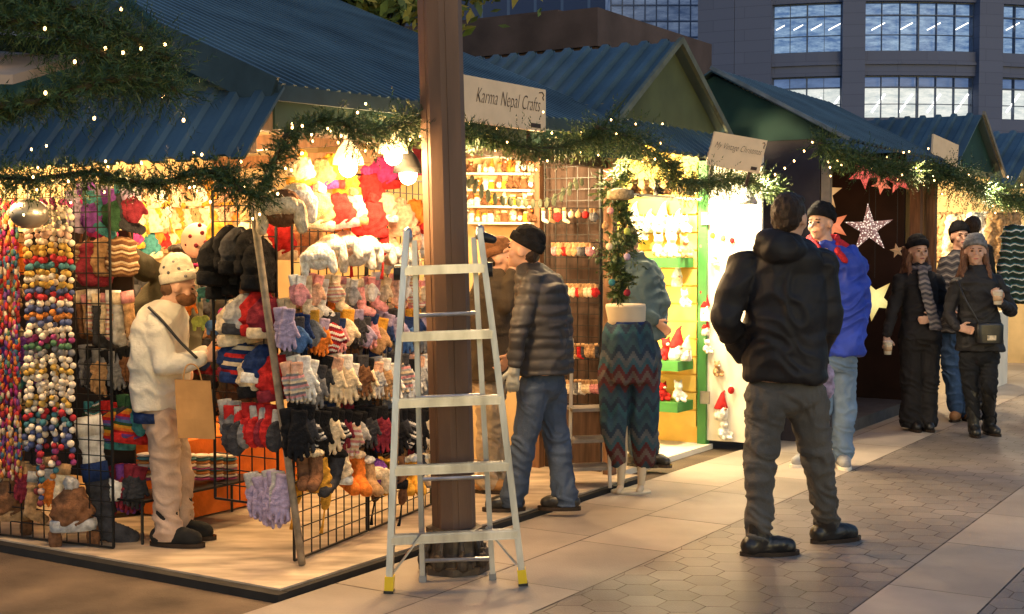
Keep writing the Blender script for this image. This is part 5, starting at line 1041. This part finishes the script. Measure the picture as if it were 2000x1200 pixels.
az=mat('teal and maroon woven cloth',(1,1,1),rough=.95,var=.45,scale=9,bump=.3,stripes=[(.035,.07,.10),(.035,.095,.115),(.03,.045,.07),(.04,.08,.10),(.035,.06,.085),(.11,.03,.032),(.13,.10,.085),(.10,.028,.03),(.04,.09,.115),(.10,.11,.12),(.03,.05,.08),(.04,.085,.11)],sfreq=2.0,zig=3.2)
m=MB(); m.loft([(JM(1226,632),.13,.1),(JM(1226,650),.15,.12),(JM(1226,700),.17,.14),(JM(1227,745),.175,.14)],0,28)
m.cap(JM(1202,720),JM(1200,820),.098,.09); m.cap(JM(1200,820),JM(1208,895),.09,.055); m.cap(JM(1252,720),JM(1257,820),.098,.09); m.cap(JM(1257,820),JM(1258,895),.09,.055)
fin(remesh(m,.009,2,mp_,lambda p,n: noise.noise(V((p.x*12,p.y*12,p.z*3)))*.02+max(0,ridge(V((p.x*14,p.y*14,p.z*4))))*.012),'trousers',az,t)
build(MB().loft([(JM(1226,628),.122,.095),(JM(1226,640),.132,.105)],0,28),'waistband',K('navy'),t,True)
build(MB().loft([(mp_+UP*-.0,.13,.1),(mp_+UP*.012,.13,.1),(mp_+UP*.016,.12,.09)],0,28),'base_plate',mat('pale base',(.5,.42,.3)),t,True)

# ------------------------------------------------------------------ world, sun, camera
wd=bpy.data.worlds.new('World'); scn.world=wd; wd.use_nodes=True; N=wd.node_tree.nodes; L=wd.node_tree.links
sk=N.new('ShaderNodeTexSky'); sk.sky_type='NISHITA'; sk.sun_disc=False; sk.sun_elevation=radians(5); sk.sun_rotation=radians(160)
bgn=N['Background']; bgn.inputs['Strength'].default_value=.27
mx=N.new('ShaderNodeMix'); mx.data_type='RGBA'; mx.blend_type='MULTIPLY'; mx.inputs[0].default_value=1; mx.inputs[7].default_value=(.62,.82,1.2,1)
L.new(sk.outputs[0],mx.inputs[6]); L.new(mx.outputs[2],bgn.inputs['Color'])
s=bpy.data.lights.new('sun','SUN'); s.energy=.22; s.angle=radians(25); s.color=(.97,.93,.97); so=bpy.data.objects.new('sun',s); COL.objects.link(so)
so.rotation_euler=V((.5,-.6,.7)).to_track_quat('Z','Y').to_euler()
c=bpy.data.cameras.new('camera'); c.sensor_width=36; c.lens=36*F/2000; c.clip_end=1000; co=bpy.data.objects.new('camera',c); COL.objects.link(co)
co.location=CAM; co.rotation_euler=(pi/2-PT,0,0); scn.camera=co
scn.view_settings.view_transform='Standard'; scn.view_settings.look='None'
